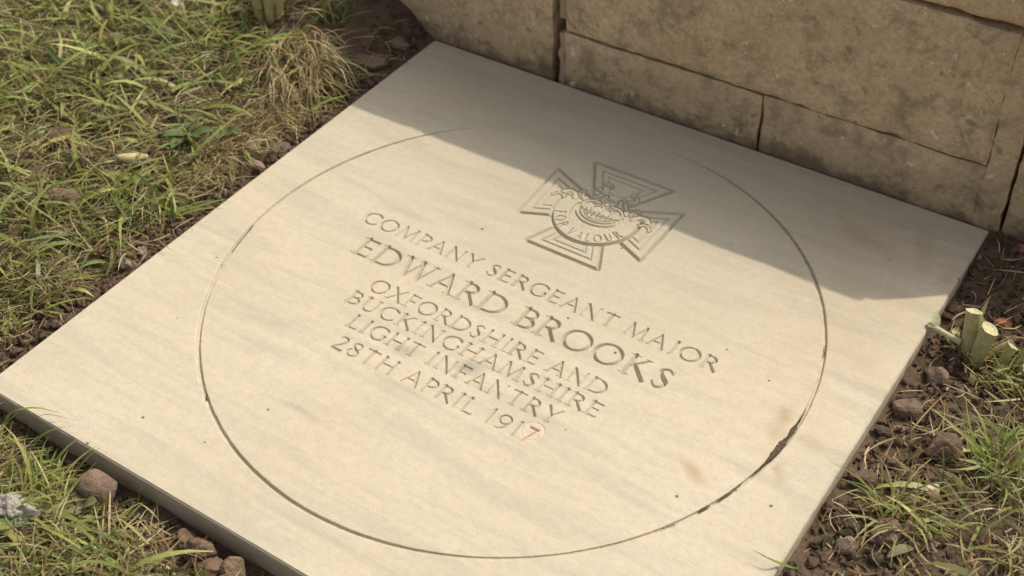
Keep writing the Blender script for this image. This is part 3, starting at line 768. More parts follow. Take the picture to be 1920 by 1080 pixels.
# earth caught in the groove and small bits on the slab
def groove_dirt():
    shapes = [rock_shape(300 + i, 1, 5, 0.3)[0] for i in range(8)]; VV = []; FF = []; n = 0
    def put(d, off, s, flat=0.5):
        nonlocal n
        a = math.radians(d); r = R0 + off
        Vv = shapes[n % 8] * (s * np.array([1, 1, flat])) * rng.uniform(.8, 1.2, 3)
        VV.append(Vv @ rot_m((0, 0, rng.uniform(0, 6.28))).T + np.array([r * math.cos(a), r * math.sin(a), -0.0008 + s * flat * .3])); FF.append(ICO[1][1] + n * 42); n += 1
    for d0, sg, m in ((341, 1.2, 26), (336, 1.3, 26), (329.5, 1.0, 10), (160, 6, 9), (196, 12, 7), (230, 8, 5), (12, 6, 8)):
        for _ in range(m): put(rng.normal(d0, sg), rng.normal(0, .0005), rng.uniform(.0004, .0009))
    V0 = sum(len(v) for v in VV)
    # the packed streak of earth
    D = np.radians(np.linspace(346.5, 366, 90)); dg = np.degrees(D)
    w = 0.0007 + 0.0030 * np.exp(-((dg - 354.6) / 2.6) ** 2) + 0.0018 * np.exp(-((dg - 359.6) / 1.3) ** 2)
    w = w * sstep(346.5, 349, dg) * sstep(366, 362, dg)
    nz = vnoise(dg * 1.7, dg * 0, 0, 2); nz2 = vnoise(dg * 2.3, dg * 0 + 4, 0, 5)
    ins = w * (1.15 + .35 * nz); ous = w * (.55 + .2 * nz2)
    rows = []
    for f, z in ((-1, -.0003), (-.6, .0004), (0, .0006), (.6, .0004), (1, -.0003)):
        r = R0 + np.where(f < 0, f * ins, f * ous)
        rows.append(np.stack([r * np.cos(D), r * np.sin(D), z + .0003 * vnoise(dg * 4, dg * 0 + f * 3, 0, 8)], 1))
    G5 = np.stack(rows, 1).reshape(-1, 3); VV.append(G5)
    i = np.arange(89) * 5
    qd = np.concatenate([np.stack([i + k, i + k + 1, i + k + 6, i + k + 5], 1) for k in range(4)]) + V0
    FF = [np.concatenate(FF), np.concatenate([qd[:, [0, 1, 2]], qd[:, [0, 2, 3]]])]
    o = mesh_obj('groove_dirt', np.concatenate(VV), np.concatenate(FF), M['soil'])
    tag(o, 'dark earth caught in the circular groove of the slab', 'dirt', kind='stuff')
groove_dirt()

# ------------------------------------------------------------------ blades
def blades(base, az, length, width, el0, el1, cb, ct, K=5, side=None, twist=None, taper=1.0):
    n = len(base); t = np.linspace(0, 1, K)
    el = el0[:, None] + (el1 - el0)[:, None] * t[None, :-1] ** 1.1
    az = az[:, None] + (0 if side is None else side[:, None] * t[None, :-1])
    d = np.stack([np.cos(el) * np.cos(az), np.cos(el) * np.sin(az), np.sin(el)], -1) * (length / (K - 1))[:, None, None]
    pts = np.concatenate([np.zeros((n, 1, 3)), np.cumsum(d, 1)], 1) + base[:, None]
    w = np.stack([-np.sin(az[:, 0]), np.cos(az[:, 0]), np.zeros(n)], -1)
    if twist is not None:
        up = np.cross(w, d[:, 0] / np.linalg.norm(d[:, 0], axis=1, keepdims=True))
        w = w * np.cos(twist)[:, None] + up * np.sin(twist)[:, None]
    prof = (1 - 0.85 * t ** 3.2) * (0.75 + 0.25 * np.sin(np.pi * np.minimum(t * 1.3, 1)))
    hw = width[:, None] * .5 * (prof if taper else np.ones(K))[None]
    A = pts - w[:, None] * hw[..., None]; B = pts + w[:, None] * hw[..., None]
    V = np.stack([A, B], 2).reshape(-1, 3)
    i0 = (np.arange(n) * K * 2)[:, None] + (np.arange(K - 1) * 2)[None]
    F = np.stack([i0, i0 + 1, i0 + 3, i0 + 2], -1).reshape(-1, 4)
    col = cb[:, None] * (1 - t)[None, :, None] + ct[:, None] * t[None, :, None]
    return V, F, np.repeat(col, 2, axis=1).reshape(-1, 3)

GREEN = np.array([1.20, 1.22, 1.12]) * np.array([(.19, .23, .055), (.14, .19, .050), (.24, .27, .070), (.30, .32, .10), (.11, .16, .065), (.36, .35, .13), (.27, .25, .10)])
STRAW = np.array([(.34, .25, .12), (.42, .33, .17), (.27, .18, .085), (.24, .14, .065), (.50, .42, .25), (.58, .49, .31)])
def colours(n, pal, v=.36):
    c = pal[rng.integers(0, len(pal), n)]
    return np.clip(c * (1 + rng.uniform(-v, v, (n, 1))) * (1 + rng.uniform(-.08, .08, (n, 3))), .01, .9)

def lawn_density(x, y):
    """share of ground the grass covers (bare next to the slab)"""
    p = fbm(x * 14, y * 14, 0, 40, 3); p2 = fbm(x * 5, y * 5, 0, 44, 2)
    dl = -S - x; dn = -S - y; dr = x - S
    g1 = np.where((dl > 0) & (y > -S - 0.02), sstep(.014, .048, dl + .020 * p), 0)
    g1 = g1 * np.where(y > 0.2, sstep(.10, .20, dl + .04 * p), 1)
    g2 = np.where((dn > 0) & (x < .34), sstep(.010, .040, dn + .014 * p), 0) * np.where(x > -.10, sstep(.03, .07, dn + .02 * p), 1)
    g3 = np.where((dr > 0), sstep(.055, .115, dr + .03 * p), 0) * sstep(.21, .15, y + .03 * p)
    g = np.maximum(np.maximum(g1, g2), g3)
    worn = np.exp(-(((x + .41) / .07) ** 2 + ((y - .075) / .06) ** 2)); g = g * (1 - .6 * worn)
    g = g * np.where(y > 0.285, (x < -0.52), 1)
    return g, sstep(-.55, .15, p + .5 * p2)

def sample(n, xlo, xhi, ylo, yhi, bare=0.0, patch=1.0):
    x = rng.uniform(xlo, xhi, n); y = rng.uniform(ylo, yhi, n)
    g, p = lawn_density(x, y)
    keep = rng.uniform(size=n) < np.maximum(bare * (g > 0.02), g * (1 - patch + patch * p))
    keep &= (np.abs(x) > S + .004) | (y < -S - .004)
    x, y = x[keep], y[keep]
    return np.stack([x, y, ground_h(x, y)], 1)

def clear_of_slab(V, F, col, k):
    """drop whole blades that would pass through the slab or the wall"""
    B = V.reshape(-1, k, 3)
    hit = ((np.abs(B[..., 0]) < S + .001) & (B[..., 1] > -S - .001) & (B[..., 1] < .32) & (B[..., 2] < .002)).any(1)
    hit |= ((B[..., 1] > .298) & (B[..., 0] > -.49)).any(1)
    keep = ~hit
    B = B[keep]; col = col.reshape(-1, k, 3)[keep]
    n = len(B); K = k // 2
    i0 = (np.arange(n) * k)[:, None] + (np.arange(K - 1) * 2)[None]
    F = np.stack([i0, i0 + 1, i0 + 3, i0 + 2], -1).reshape(-1, 4)
    return B.reshape(-1, 3), F, col.reshape(-1, 3)

ZONES = [('left', -.98, -.30, -.62, .60, 1.0), ('near', -.36, .40, -.80, -.30, .62), ('right', .30, .80, -.60, .26, .42)]
ZLAB = {'left': ('matted green lawn grass beside the long bare earth edge of the slab by the straw tuft', 'short green lawn grass in front of the slab edge with the brown cobble', 'green lawn grass beyond the bare earth near the cut stalks')}
PREF = math.radians(28)     # mown grass lies mostly one way
for zi, (zn, xlo, xhi, ylo, yhi, k) in enumerate(ZONES):
    VV, FF, CC, off = [], [], [], 0
    def push(res, kk=10):
        global off
        V, F, c = clear_of_slab(*res, kk)
        VV.append(V); FF.append(F + off); CC.append(c); off += len(V)
    # fine upright and leaning blades
    b = sample(int(13500 * k), xlo, xhi, ylo, yhi, .02, .75); n = len(b)
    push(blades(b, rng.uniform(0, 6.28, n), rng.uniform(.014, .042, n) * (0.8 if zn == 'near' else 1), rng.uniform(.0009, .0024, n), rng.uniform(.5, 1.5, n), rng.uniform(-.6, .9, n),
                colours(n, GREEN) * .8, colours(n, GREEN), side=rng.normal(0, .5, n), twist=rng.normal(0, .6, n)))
    # flattened thin blades
    b = sample(int(9500 * k), xlo, xhi, ylo, yhi, .02, .6); n = len(b); b[:, 2] += rng.uniform(.001, .010, n)
    push(blades(b, np.where(rng.uniform(size=n) < .6, rng.normal(PREF, .5, n), rng.uniform(0, 6.28, n)) + math.pi * rng.integers(0, 2, n), rng.uniform(.018, .050, n), rng.uniform(.0012, .0032, n), rng.normal(.25, .2, n), rng.normal(-.2, .2, n),
                colours(n, GREEN), colours(n, np.vstack([GREEN, STRAW[:2]])), side=rng.normal(0, .6, n), twist=rng.normal(0, .5, n)))
    # broad longer blades
    b = sample(int((3000 if zn == 'left' else 1300) * k), xlo, xhi, ylo, yhi, .0, .6); n = len(b); b[:, 2] += rng.uniform(.002, .008, n)
    push(blades(b, np.where(rng.uniform(size=n) < .65, rng.normal(PREF, .45, n), rng.uniform(0, 6.28, n)) + math.pi * rng.integers(0, 2, n), rng.uniform(.030, .075, n), rng.uniform(.0028, .0058, n), rng.uniform(.1, .9, n), rng.uniform(-.8, .1, n),
                colours(n, GREEN), colours(n, GREEN * 1.15), side=rng.normal(0, .5, n), twist=rng.normal(0, .5, n)))
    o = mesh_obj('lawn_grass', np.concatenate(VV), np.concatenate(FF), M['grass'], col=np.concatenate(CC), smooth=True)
    tag(o, ZLAB['left'][zi], 'grass', kind='stuff')
    VV, FF, CC, off = [], [], [], 0
    # dead stems and thatch between them
    b = sample(int(30000 * k), xlo, xhi, ylo, yhi, .10, .10); n = len(b); b[:, 2] += rng.uniform(.0005, .006, n)
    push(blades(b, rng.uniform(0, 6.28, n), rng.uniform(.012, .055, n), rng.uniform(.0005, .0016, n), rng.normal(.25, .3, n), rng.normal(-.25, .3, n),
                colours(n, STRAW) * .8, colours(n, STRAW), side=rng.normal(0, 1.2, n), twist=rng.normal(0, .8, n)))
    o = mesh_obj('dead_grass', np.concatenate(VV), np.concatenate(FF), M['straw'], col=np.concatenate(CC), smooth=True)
    tag(o, ('dry tan thatch among the grass by the straw tuft', 'dry tan thatch in the grass before the brown cobble', 'dry tan stems in the grass by the cut stalks')[zi], 'dry grass', kind='stuff')

# dry roots hanging over the cut turf edge
def root_fringe():
    n = 7000
    y = rng.uniform(-.42, .21, n); x = -S - .034 - np.abs(rng.normal(0, .024, n)) - .010 * fbm(y * 20, y * 0, 0, 9, 2)
    g = sstep(-.3, .2, fbm(y * 14, y * 0 + 5, 0, 19, 2)); keep = rng.uniform(size=n) < g
    x, y = x[keep], y[keep]; n = len(x)
    b = np.stack([x, y, ground_h(x, y) + rng.uniform(.001, .012, n)], 1)
    r = blades(b, rng.normal(0, .9, n), rng.uniform(.012, .040, n), rng.uniform(.0005, .0012, n), rng.normal(.3, .4, n), rng.normal(-.7, .4, n), colours(n, STRAW), colours(n, STRAW), side=rng.normal(0, 1.4, n), twist=rng.normal(0, .8, n))
    V, F, c = clear_of_slab(*r, 10)
    o = mesh_obj('root_fringe', V, F, M['straw'], col=c, smooth=True)
    tag(o, 'orange brown dry roots hanging over the cut turf edge', 'roots', kind='stuff')
root_fringe()

def strip_litter():
    n = 620
    x = S + .004 + np.abs(rng.normal(.045, .035, n)); y = rng.uniform(-.40, .285, n)
    m = 260; x = np.concatenate([x, -S - .004 - np.abs(rng.normal(.02, .012, m))]); y = np.concatenate([y, rng.uniform(-.30, .28, m)]); n = n + m
    b = np.stack([x, y, ground_h(x, y) + rng.uniform(.001, .006, n)], 1)
    r = blades(b, rng.uniform(0, 6.28, n), rng.uniform(.010, .036, n), rng.uniform(.0006, .0018, n), rng.normal(.2, .25, n), rng.normal(-.2, .3, n), colours(n, STRAW) * .85, colours(n, STRAW), side=rng.normal(0, 1.0, n), twist=rng.normal(0, .8, n))
    V, F, c = clear_of_slab(*r, 10)
    o = mesh_obj('stem_litter', V, F, M['straw'], col=c, smooth=True)
    tag(o, 'scattered dry stem bits lying on the bare earth strips', 'dry stems', kind='stuff')
strip_litter()

# ------------------------------------------------------------------ single tufts and blades
def tuft(name, x, y, n, rad, ln, wd, el0, el1, pal, pal2, mat, label, cat, az=None, azs=3.2, lift=0.0, seed=0):
    global rng
    keep = rng; rng = np.random.default_rng(900 + seed)
    r = rad * np.sqrt(rng.uniform(size=n)); a = rng.uniform(0, 6.28, n)
    bx, by = x + r * np.cos(a), y + r * np.sin(a)
    b = np.stack([bx, by, ground_h(bx, by) - .001 + lift * rng.uniform(size=n)], 1)
    A = rng.uniform(0, 6.28, n) if az is None else rng.normal(az, azs, n)
    res = blades(b, A, rng.uniform(*ln, n), rng.uniform(*wd, n), rng.uniform(*el0, n), rng.uniform(*el1, n), colours(n, pal), colours(n, pal2), K=6, side=rng.normal(0, .4, n), twist=rng.normal(0, .5, n))
    V, F, c = clear_of_slab(*res, 12)
    rng = keep
    z = float(ground_h(x, y)); O = np.array([x, y, z])
    o = mesh_obj(name, V - O, F, mat, col=c, smooth=True); o.location = O
    return tag(o, label, cat)

def ribbon(name, pts, width, c0, c1, label, cat='grass blade', mat=None, n=12, flat=.4):
    """one long blade through given points (metres)"""
    P, _ = (np.array(bez3(pts, n)), None)
    d = np.gradient(P, axis=0); d /= np.linalg.norm(d, axis=1, keepdims=True)
    w = np.cross(d, [0, 0, 1.0]); w /= np.linalg.norm(w, axis=1, keepdims=True) + 1e-9
    up = np.cross(w, d); w = w * math.cos(flat) + up * math.sin(flat)
    t = np.linspace(0, 1, n); hw = width * .5 * (1 - .95 * t ** 3) * (.7 + .3 * np.sin(np.pi * np.minimum(1, t * 1.5)))
    mid = P - up * (hw * .35)[:, None]
    V = np.stack([P - w * hw[:, None], mid, P + w * hw[:, None]], 1).reshape(-1, 3)
    i = np.arange(n - 1) * 3
    F = np.concatenate([np.stack([i, i + 1, i + 4, i + 3], 1), np.stack([i + 1, i + 2, i + 5, i + 4], 1)])
    col = np.repeat(np.array(c0)[None] * (1 - t)[:, None] + np.array(c1)[None] * t[:, None], 3, 0)
    O = P[0]
    o = mesh_obj(name, V - O, F, mat or M['grass'], col=col, smooth=True); o.location = O
    return tag(o, label, cat)

def bez3(P, n):
    P = np.array(P, float); K = len(P) - 1; PP = np.vstack([2 * P[0] - P[1], P, 2 * P[-1] - P[-2]]); o = []
    for t in np.linspace(0, K - 1e-6, n):
        i = int(t); u = t - i; a, b, c, d = PP[i:i + 4]
        o.append(.5 * ((2 * b) + (-a + c) * u + (2 * a - 5 * b + 4 * c - d) * u * u + (-a + 3 * b - 3 * c + d) * u ** 3))
    return o

def gp(x, y, dz): return (x, y, float(ground_h(x, y)) + dz)


# ------------------------------------------------------------------ things lying and growing round the slab
YG = (.30, .33, .08); BG = (.16, .26, .06); DG = (.09, .15, .05); ST = (.46, .36, .19); SG = (.26, .24, .13)
def blade(pts, w, c0, c1, label, mat=None, name='stray_grass', flat=.4):
    pts = [tuple(p) for p in pts]
    z0 = float(ground_h(pts[0][0], pts[0][1]))
    if pts[0][2] < .03 and name == 'stray_grass' and abs(pts[0][2] - z0) < .02: pts[0] = (pts[0][0], pts[0][1], z0 - .001)
    return ribbon(name, pts, w, c0, c1, label, 'grass', mat, flat=flat)
blade([(-0.338, -0.1, 0.012), (-0.326, -0.08, 0.024), (-0.325, -0.053, 0.022)], .0065, BG, YG, 'broad green grass blade leaning over the earth strip beside the slab')
blade([(-0.319, -0.073, 0.004), (-0.32, -0.067, 0.015), (-0.32, -0.064, 0.026)], .006, DG, BG, 'short upright grass blade in the earth strip tight beside the slab')
blade([(-0.375, -0.152, 0.010), (-0.384, -0.171, 0.02), (-0.399, -0.182, 0.014)], .0028, ST, ST, 'long dry straw lying across the lawn near the white pebble', M['straw'])
blade([(-0.271, -0.311, -0.012), (-0.256, -0.308, 0.002), (-0.233, -0.299, 0.012), (-0.217, -0.29, 0.006)], .0048, BG, YG, 'bent green grass blade arching over the outer corner of the slab')
blade([(-0.254, -0.306, -0.008), (-0.226, -0.301, 0.010), (-0.203, -0.287, 0.004)], .0018, SG, DG, 'thin grey green grass blade reaching over the slab edge')
blade([(-0.192, -0.382, -0.012), (-0.174, -0.368, 0.008), (-0.163, -0.357, 0.012), (-0.159, -0.339, 0.002)], .0085, BG, YG, 'wide glossy grass blade lying beside the pale flint')
blade([(-0.121, -0.313, -0.026), (-0.12, -0.310, -0.012), (-0.117, -0.304, 0.004)], .0036, YG, YG, 'bright grass blade standing before the slab side by the cobble')
blade([(0.39, 0.05, -0.016), (0.377, 0.052, 0.002), (0.356, 0.052, 0.014), (0.334, 0.054, 0.022)], .0045, YG, (.40, .42, .14), 'longest yellow green grass blade reaching over bare earth towards the slab')
blade([(0.388, 0.065, -0.012), (0.381, 0.056, 0.01), (0.37, 0.055, 0.02)], .0045, BG, (.40, .42, .12), 'short curved yellow green grass blade beside the longest blade')
blade([(0.386, 0.054, -0.014), (0.378, 0.04, 0.0), (0.368, 0.031, 0.006)], .0036, YG, (.40, .38, .18), 'pale grass blade bent low over the earth by the longest blade')
blade([(0.328, -0.068, -0.026), (0.317, -0.07, -0.012), (0.304, -0.07, 0.004)], .0030, BG, YG, 'thin grass blade leaning from the earth to the slab edge')
blade([(0.309, -0.104, -0.026), (0.297, -0.121, 0.006), (0.28, -0.122, 0.008)], .0022, BG, (.36, .36, .10), 'thin green grass blade lying over the top of the slab edge')
blade([(0.336, 0.199, -0.022), (0.33, 0.198, -0.006), (0.331, 0.194, 0.012), (0.333, 0.193, 0.022)], .0042, ST, (.44, .40, .22), 'kinked dry grass blade standing in the earth behind the cut stalks')
blade([(-0.596, 0.132, 0.012), (-0.609, 0.132, 0.024), (-0.623, 0.14, 0.03)], .006, BG, DG, 'broad dark grass blade in the lawn near the white fragment')
blade([(-0.53, 0.054, 0.014), (-0.514, 0.075, 0.022), (-0.508, 0.097, 0.02)], .0075, (.15, .20, .10), (.20, .26, .12), 'wide grey green grass blade flat in the lawn')
blade([(-0.535, -0.002, 0.012), (-0.582, 0.008, 0.018), (-0.647, 0.03, 0.022)], .0042, YG, ST, 'long yellowing grass blade curving through the lawn')
blade([(-0.548, 0.048, 0.012), (-0.588, 0.04, 0.02), (-0.643, 0.058, 0.03)], .0070, DG, DG, 'long dark green grass blade curving through the lawn')
blade([(-0.413, 0.115, 0.006), (-0.412, 0.118, 0.02), (-0.407, 0.118, 0.038)], .0060, YG, BG, 'stubby upright green blade standing alone in bare turf')
blade([(-0.356, 0.092, 0.0), (-0.365, 0.1, 0.014), (-0.371, 0.108, 0.03)], .0030, ST, ST, 'thin upright straw in front of the straw tuft', M['straw'])
blade([(-0.329, 0.098, -0.003), (-0.329, 0.112, 0.01), (-0.329, 0.125, 0.02)], .0030, ST, ST, 'slanting straw at the earth edge below the straw tuft', M['straw'])
blade([(-0.531, 0.143, 0.012), (-0.496, 0.146, 0.016), (-0.496, 0.177, 0.024), (-0.487, 0.193, 0.028)], .0040, ST, YG, 'crooked pale grass stem lying by the cut stalk in the lawn', M['straw'])
blade([(-0.479, 0.147, 0.010), (-0.462, 0.169, 0.022), (-0.456, 0.192, 0.026)], .0050, YG, BG, 'bright green grass blade slanting up towards the cut stalk in the lawn')

blade([(-0.371, 0.015, 0.008), (-0.366, 0.006, 0.028), (-0.367, 0.001, 0.045)], .0075, YG, (.46, .44, .16), 'thick yellow green shoot rising out of the leafy weed')

# stones and clods
stone('cobble', -.151, -.3195, (.036, .031, .040), M['brown_stone'], 'rounded brown cobble wedged against the shaded side of the slab', 'stone', 5, .5, .2, .12, 7, .06, 4)
stone('pale_flint', -.183, -.370, (.036, .028, .028), M['pale_flint'], 'knobbly whitish grey flint lying in the grass', 'stone', 8, .4, .1, .2, 5, .45, 4)
stone('soil_clod', -.050, -.3165, (.026, .022, .026), M['clod'], 'round brown earth clod below the slab side, furthest from the flat-faced clod', 'soil clod', 12, .2, .1, .15, 6, .3, 4)
stone('soil_clod', -.034, -.325, (.024, .022, .022), M['clod'], 'brown earth clod below the slab side between two others', 'soil clod', 13, 1.2, .2, .15, 6, .3, 4)
stone('soil_clod', -.022, -.3155, (.021, .020, .026), M['brown_stone'], 'flat-faced light brown earth clod against the slab side', 'soil clod', 14, .8, .3, .15, 10, .12, 4)
stone('soil_clod', -.070, -.314, (.020, .018, .018), M['clod'], 'small dark earth clod in the gap below the slab side', 'soil clod', 15, .3, .1, .2, 6, .3, 3)
stone('flat_stone', -.3235, .068, (.036, .021, .011), M['grey_stone'], 'flat smooth grey stone pressed in the earth beside the slab', 'stone', 21, .75, .0, .45, 6, .12, 4)
stone('pink_stone', -.3155, .034, (.019, .014, .013), M['pink_stone'], 'small pinkish stone touching the slab edge', 'stone', 22, .5, .2, .25, 9, .1, 3)
stone('pink_stone', -.3165, -.133, (.018, .012, .010), M['pink_stone'], 'small pinkish angular stone in the earth strip near the dry roots', 'stone', 23, .4, .3, .25, 9, .1, 3)
stone('soil_clod', -.416, -.109, (.032, .024, .020), M['brown_stone'], 'reddish brown clod bedded in the lawn beside the white pebble', 'soil clod', 24, .3, .2, .25, 7, .25, 3)
stone('soil_clod', -.384, -.143, (.024, .018, .016), M['brown_stone'], 'small reddish clod in the lawn near the long straw', 'soil clod', 25, .9, .2, .25, 7, .25, 3)
stone('soil_clod', -.487, -.045, (.036, .026, .020), M['clod'], 'dark brown clod in a worn patch of the lawn', 'soil clod', 26, .9, .2, .25, 7, .25, 3)
stone('white_pebble', -.421, -.132, (.007, .006, .006), M['white_stone'], 'tiny white pebble in the lawn beside the reddish clod', 'pebble', 27, 0, 0, .2, 4, .1, 2)
stone('white_fragment', -.567, .188, (.018, .014, .011), M['white_stone'], 'cream white fragment lying on top of the lawn', 'fragment', 28, .4, .5, .0, 10, .2, 3)
stone('buff_stone', -.3255, .222, (.040, .022, .018), M['brown_stone'], 'long buff stone half buried in the shaded earth by the slab', 'stone', 29, .8, .1, .4, 12, .3, 4)
stone('buff_stone', -.318, .262, (.022, .018, .014), M['brown_stone'], 'small buff stone in the shaded earth corner by the base', 'stone', 30, .8, .1, .4, 12, .3, 4)
stone('holed_pebble', .361, .009, (.010, .010, .010), M['white_stone'], 'small pale pebble in the earth by the tuft of dry stems', 'pebble', 31, 0, .4, .2, 5, .12, 3)
stone('orange_stone', .330, -.070, (.018, .014, .014), M['pink_stone'], 'orange brown angular stone by the lower slab edge', 'stone', 32, .4, .3, .25, 14, .35, 3)
stone('brown_stone', .349, -.048, (.026, .022, .020), M['brown_stone'], 'flat reddish brown stone beside the orange stone', 'stone', 33, .9, .3, .3, 14, .4, 4)
stone('brown_stone', .360, -.034, (.016, .013, .014), M['pink_stone'], 'small pinkish brown stone behind the reddish brown stone', 'stone', 34, .9, .3, .3, 14, .35, 3)
stone('soil_clod', .352, .048, (.034, .026, .022), M['clod'], 'large brown clod in the bare earth near the yellow grass blades', 'soil clod', 35, .9, .3, .25, 7, .25, 4)
stone('soil_clod', .323, .118, (.020, .018, .016), M['brown_stone'], 'reddish clod near the slab edge before the cut stalks', 'soil clod', 36, .2, .3, .2, 7, .25, 3)
stone('soil_clod', .316, .075, (.024, .018, .018), M['brown_stone'], 'light brown clod tight against the slab edge', 'soil clod', 37, .7, .3, .2, 7, .25, 3)
stone('soil_clod', .318, -.010, (.022, .018, .018), M['clod'], 'crumbly brown clod at the slab edge midway down the bare strip', 'soil clod', 38, .7, .3, .2, 7, .25, 3)
stone('terracotta_chip', .331, .290, (.016, .012, .012), M['red_stone'], 'brick red chip in the shaded earth at the foot of the base', 'chip', 39, .3, .4, .2, 9, .1, 3)
stone('red_chip', .347, .206, (.018, .012, .009), M['red_stone'], 'reddish chip among crumbs of earth behind the cut stalks', 'chip', 40, .6, .3, .2, 9, .2, 3)
stone('wood_chip', -.403, -.033, (.036, .011, .010), M['wood'], 'pale yellow wood chip lying on the lawn', 'wood chip', 41, .62, .2, -.15, 8, .12, 3)
stone('wood_chip', -.372, .052, (.020, .008, .007), M['pale_leaf'], 'small greenish wood chip lying near the leafy weed', 'wood chip', 42, .9, .2, -.1, 8, .12, 3)

# straw tufts and small tufts of grass
tuft('straw_tuft', -.375, .172, 420, .040, (.030, .075), (.0006, .0017), (.0, 1.2), (-1.5, -.7), STRAW, STRAW, M['straw'], 'tall tuft of dry straw drooping over the turf edge', 'dry grass', az=-.75, azs=.55, lift=.022, seed=1)
tuft('straw_tuft', -.356, .118, 240, .036, (.012, .045), (.0005, .0015), (-.1, 1.0), (-1.2, -.2), STRAW, STRAW, M['straw'], 'low matted straw spilling from the turf edge below the drooping tuft', 'dry grass', az=-.6, azs=1.0, lift=.008, seed=21)
tuft('grass_tuft', -.392, .182, 60, .028, (.035, .075), (.0012, .0026), (.7, 1.45), (-1.0, .4), GREEN, np.vstack([GREEN, STRAW[:2]]), M['grass'], 'green blades growing out of the drooping straw tuft', 'grass tuft', az=-.5, azs=1.2, seed=2)
tuft('grass_tuft', -.392, .252, 46, .020, (.030, .065), (.0010, .0024), (.6, 1.45), (-.6, .6), GREEN * .9, np.vstack([GREEN, STRAW[4:]]), M['grass'], 'loose grass tuft in the shade near the foot of the base', 'grass tuft', seed=3)
tuft('grass_tuft', .350, -.030, 42, .014, (.030, .062), (.0010, .0022), (.5, 1.4), (-.8, .4), np.vstack([STRAW[:2], GREEN[2:4]]), np.vstack([STRAW[1:2], GREEN[3:6]]), M['grass'], 'sparse tuft of half dry stems in the earth strip', 'grass tuft', seed=4)
tuft('grass_tuft', .352, .046, 26, .030, (.030, .060), (.0006, .0014), (.1, .7), (-.5, .1), STRAW, STRAW, M['straw'], 'dead grey stems strewn over the large clod', 'dry grass', seed=5)
tuft('grass_tuft', .394, .050, 70, .022, (.025, .055), (.0010, .0026), (.6, 1.5), (-.4, .8), GREEN, GREEN * 1.2, M['grass'], 'bright green tuft at the root of the longest yellow blade', 'grass tuft', seed=6)
tuft('grass_tuft', .331, -.028, 14, .006, (.020, .045), (.0008, .0018), (.6, 1.4), (-.6, .6), STRAW[:2], GREEN[3:6], M['grass'], 'small wispy tuft close to the lower slab edge', 'grass tuft', seed=7)
tuft('grass_tuft', -.195, -.348, 70, .030, (.022, .050), (.0012, .0030), (.5, 1.4), (-.8, .4), GREEN, GREEN * 1.2, M['grass'], 'thick green tuft in front of the slab by the bent blades', 'grass tuft', az=.9, azs=.9, seed=8)
tuft('grass_tuft', -.235, -.332, 40, .022, (.022, .046), (.0012, .0030), (.5, 1.4), (-.8, .4), GREEN, GREEN * 1.2, M['grass'], 'green tuft below the outer corner of the slab', 'grass tuft', az=.9, azs=.9, seed=9)
tuft('straw_tuft', -.092, -.330, 90, .022, (.016, .038), (.0006, .0014), (.2, 1.2), (-1.0, .3), STRAW, STRAW, M['straw'], 'matted pale straw tuft below the shaded slab side', 'dry grass', seed=10)
tuft('straw_tuft', -.165, -.365, 60, .018, (.015, .035), (.0008, .0018), (.2, 1.2), (-1.0, .3), STRAW[[1, 4]], STRAW[[1, 4]], M['straw'], 'bleached straw tuft beside the pale flint', 'dry grass', seed=11)

# leafy and cut plants
def leaf_mesh(L_, W_, az, el, curl, base, n=7, shape=1.0):
    t = np.linspace(0, 1, n); e = el - curl * t
    d = np.stack([np.cos(e) * math.cos(az), np.cos(e) * math.sin(az), np.sin(e)], 1) * (L_ / (n - 1))
    P = np.vstack([[0, 0, 0], np.cumsum(d[:-1], 0)]) + np.array(base)
    w = np.array([-math.sin(az), math.cos(az), 0]); up = np.array([0, 0, 1.0])
    hw = W_ * .5 * np.sin(np.pi * np.clip(.04 + t * .95, 0, 1)) ** (.6 * shape)
    V = np.stack([P - w * hw[:, None] + up * (hw * .35)[:, None], P, P + w * hw[:, None] + up * (hw * .35)[:, None]], 1).reshape(-1, 3)
    i = np.arange(n - 1) * 3
    F = np.concatenate([np.stack([i, i + 1, i + 4, i + 3], 1), np.stack([i + 1, i + 2, i + 5, i + 4], 1)])
    return V, F
def tube(pts, rad, n=10):
    P = np.array(pts, float); K = len(P); V = []
    for i, p in enumerate(P):
        d = P[min(i + 1, K - 1)] - P[max(i - 1, 0)]; d /= np.linalg.norm(d)
        a = np.cross(d, [.3, .9, .1]); a /= np.linalg.norm(a); b = np.cross(d, a)
        r = rad[i] if hasattr(rad, '__len__') else rad
        for k in range(n):
            q = 2 * math.pi * k / n; V.append(p + (a * math.cos(q) + b * math.sin(q)) * r)
    F = [[i * n + k, i * n + (k + 1) % n, (i + 1) * n + (k + 1) % n, (i + 1) * n + k] for i in range(K - 1) for k in range(n)]
    return np.array(V), np.array(F)

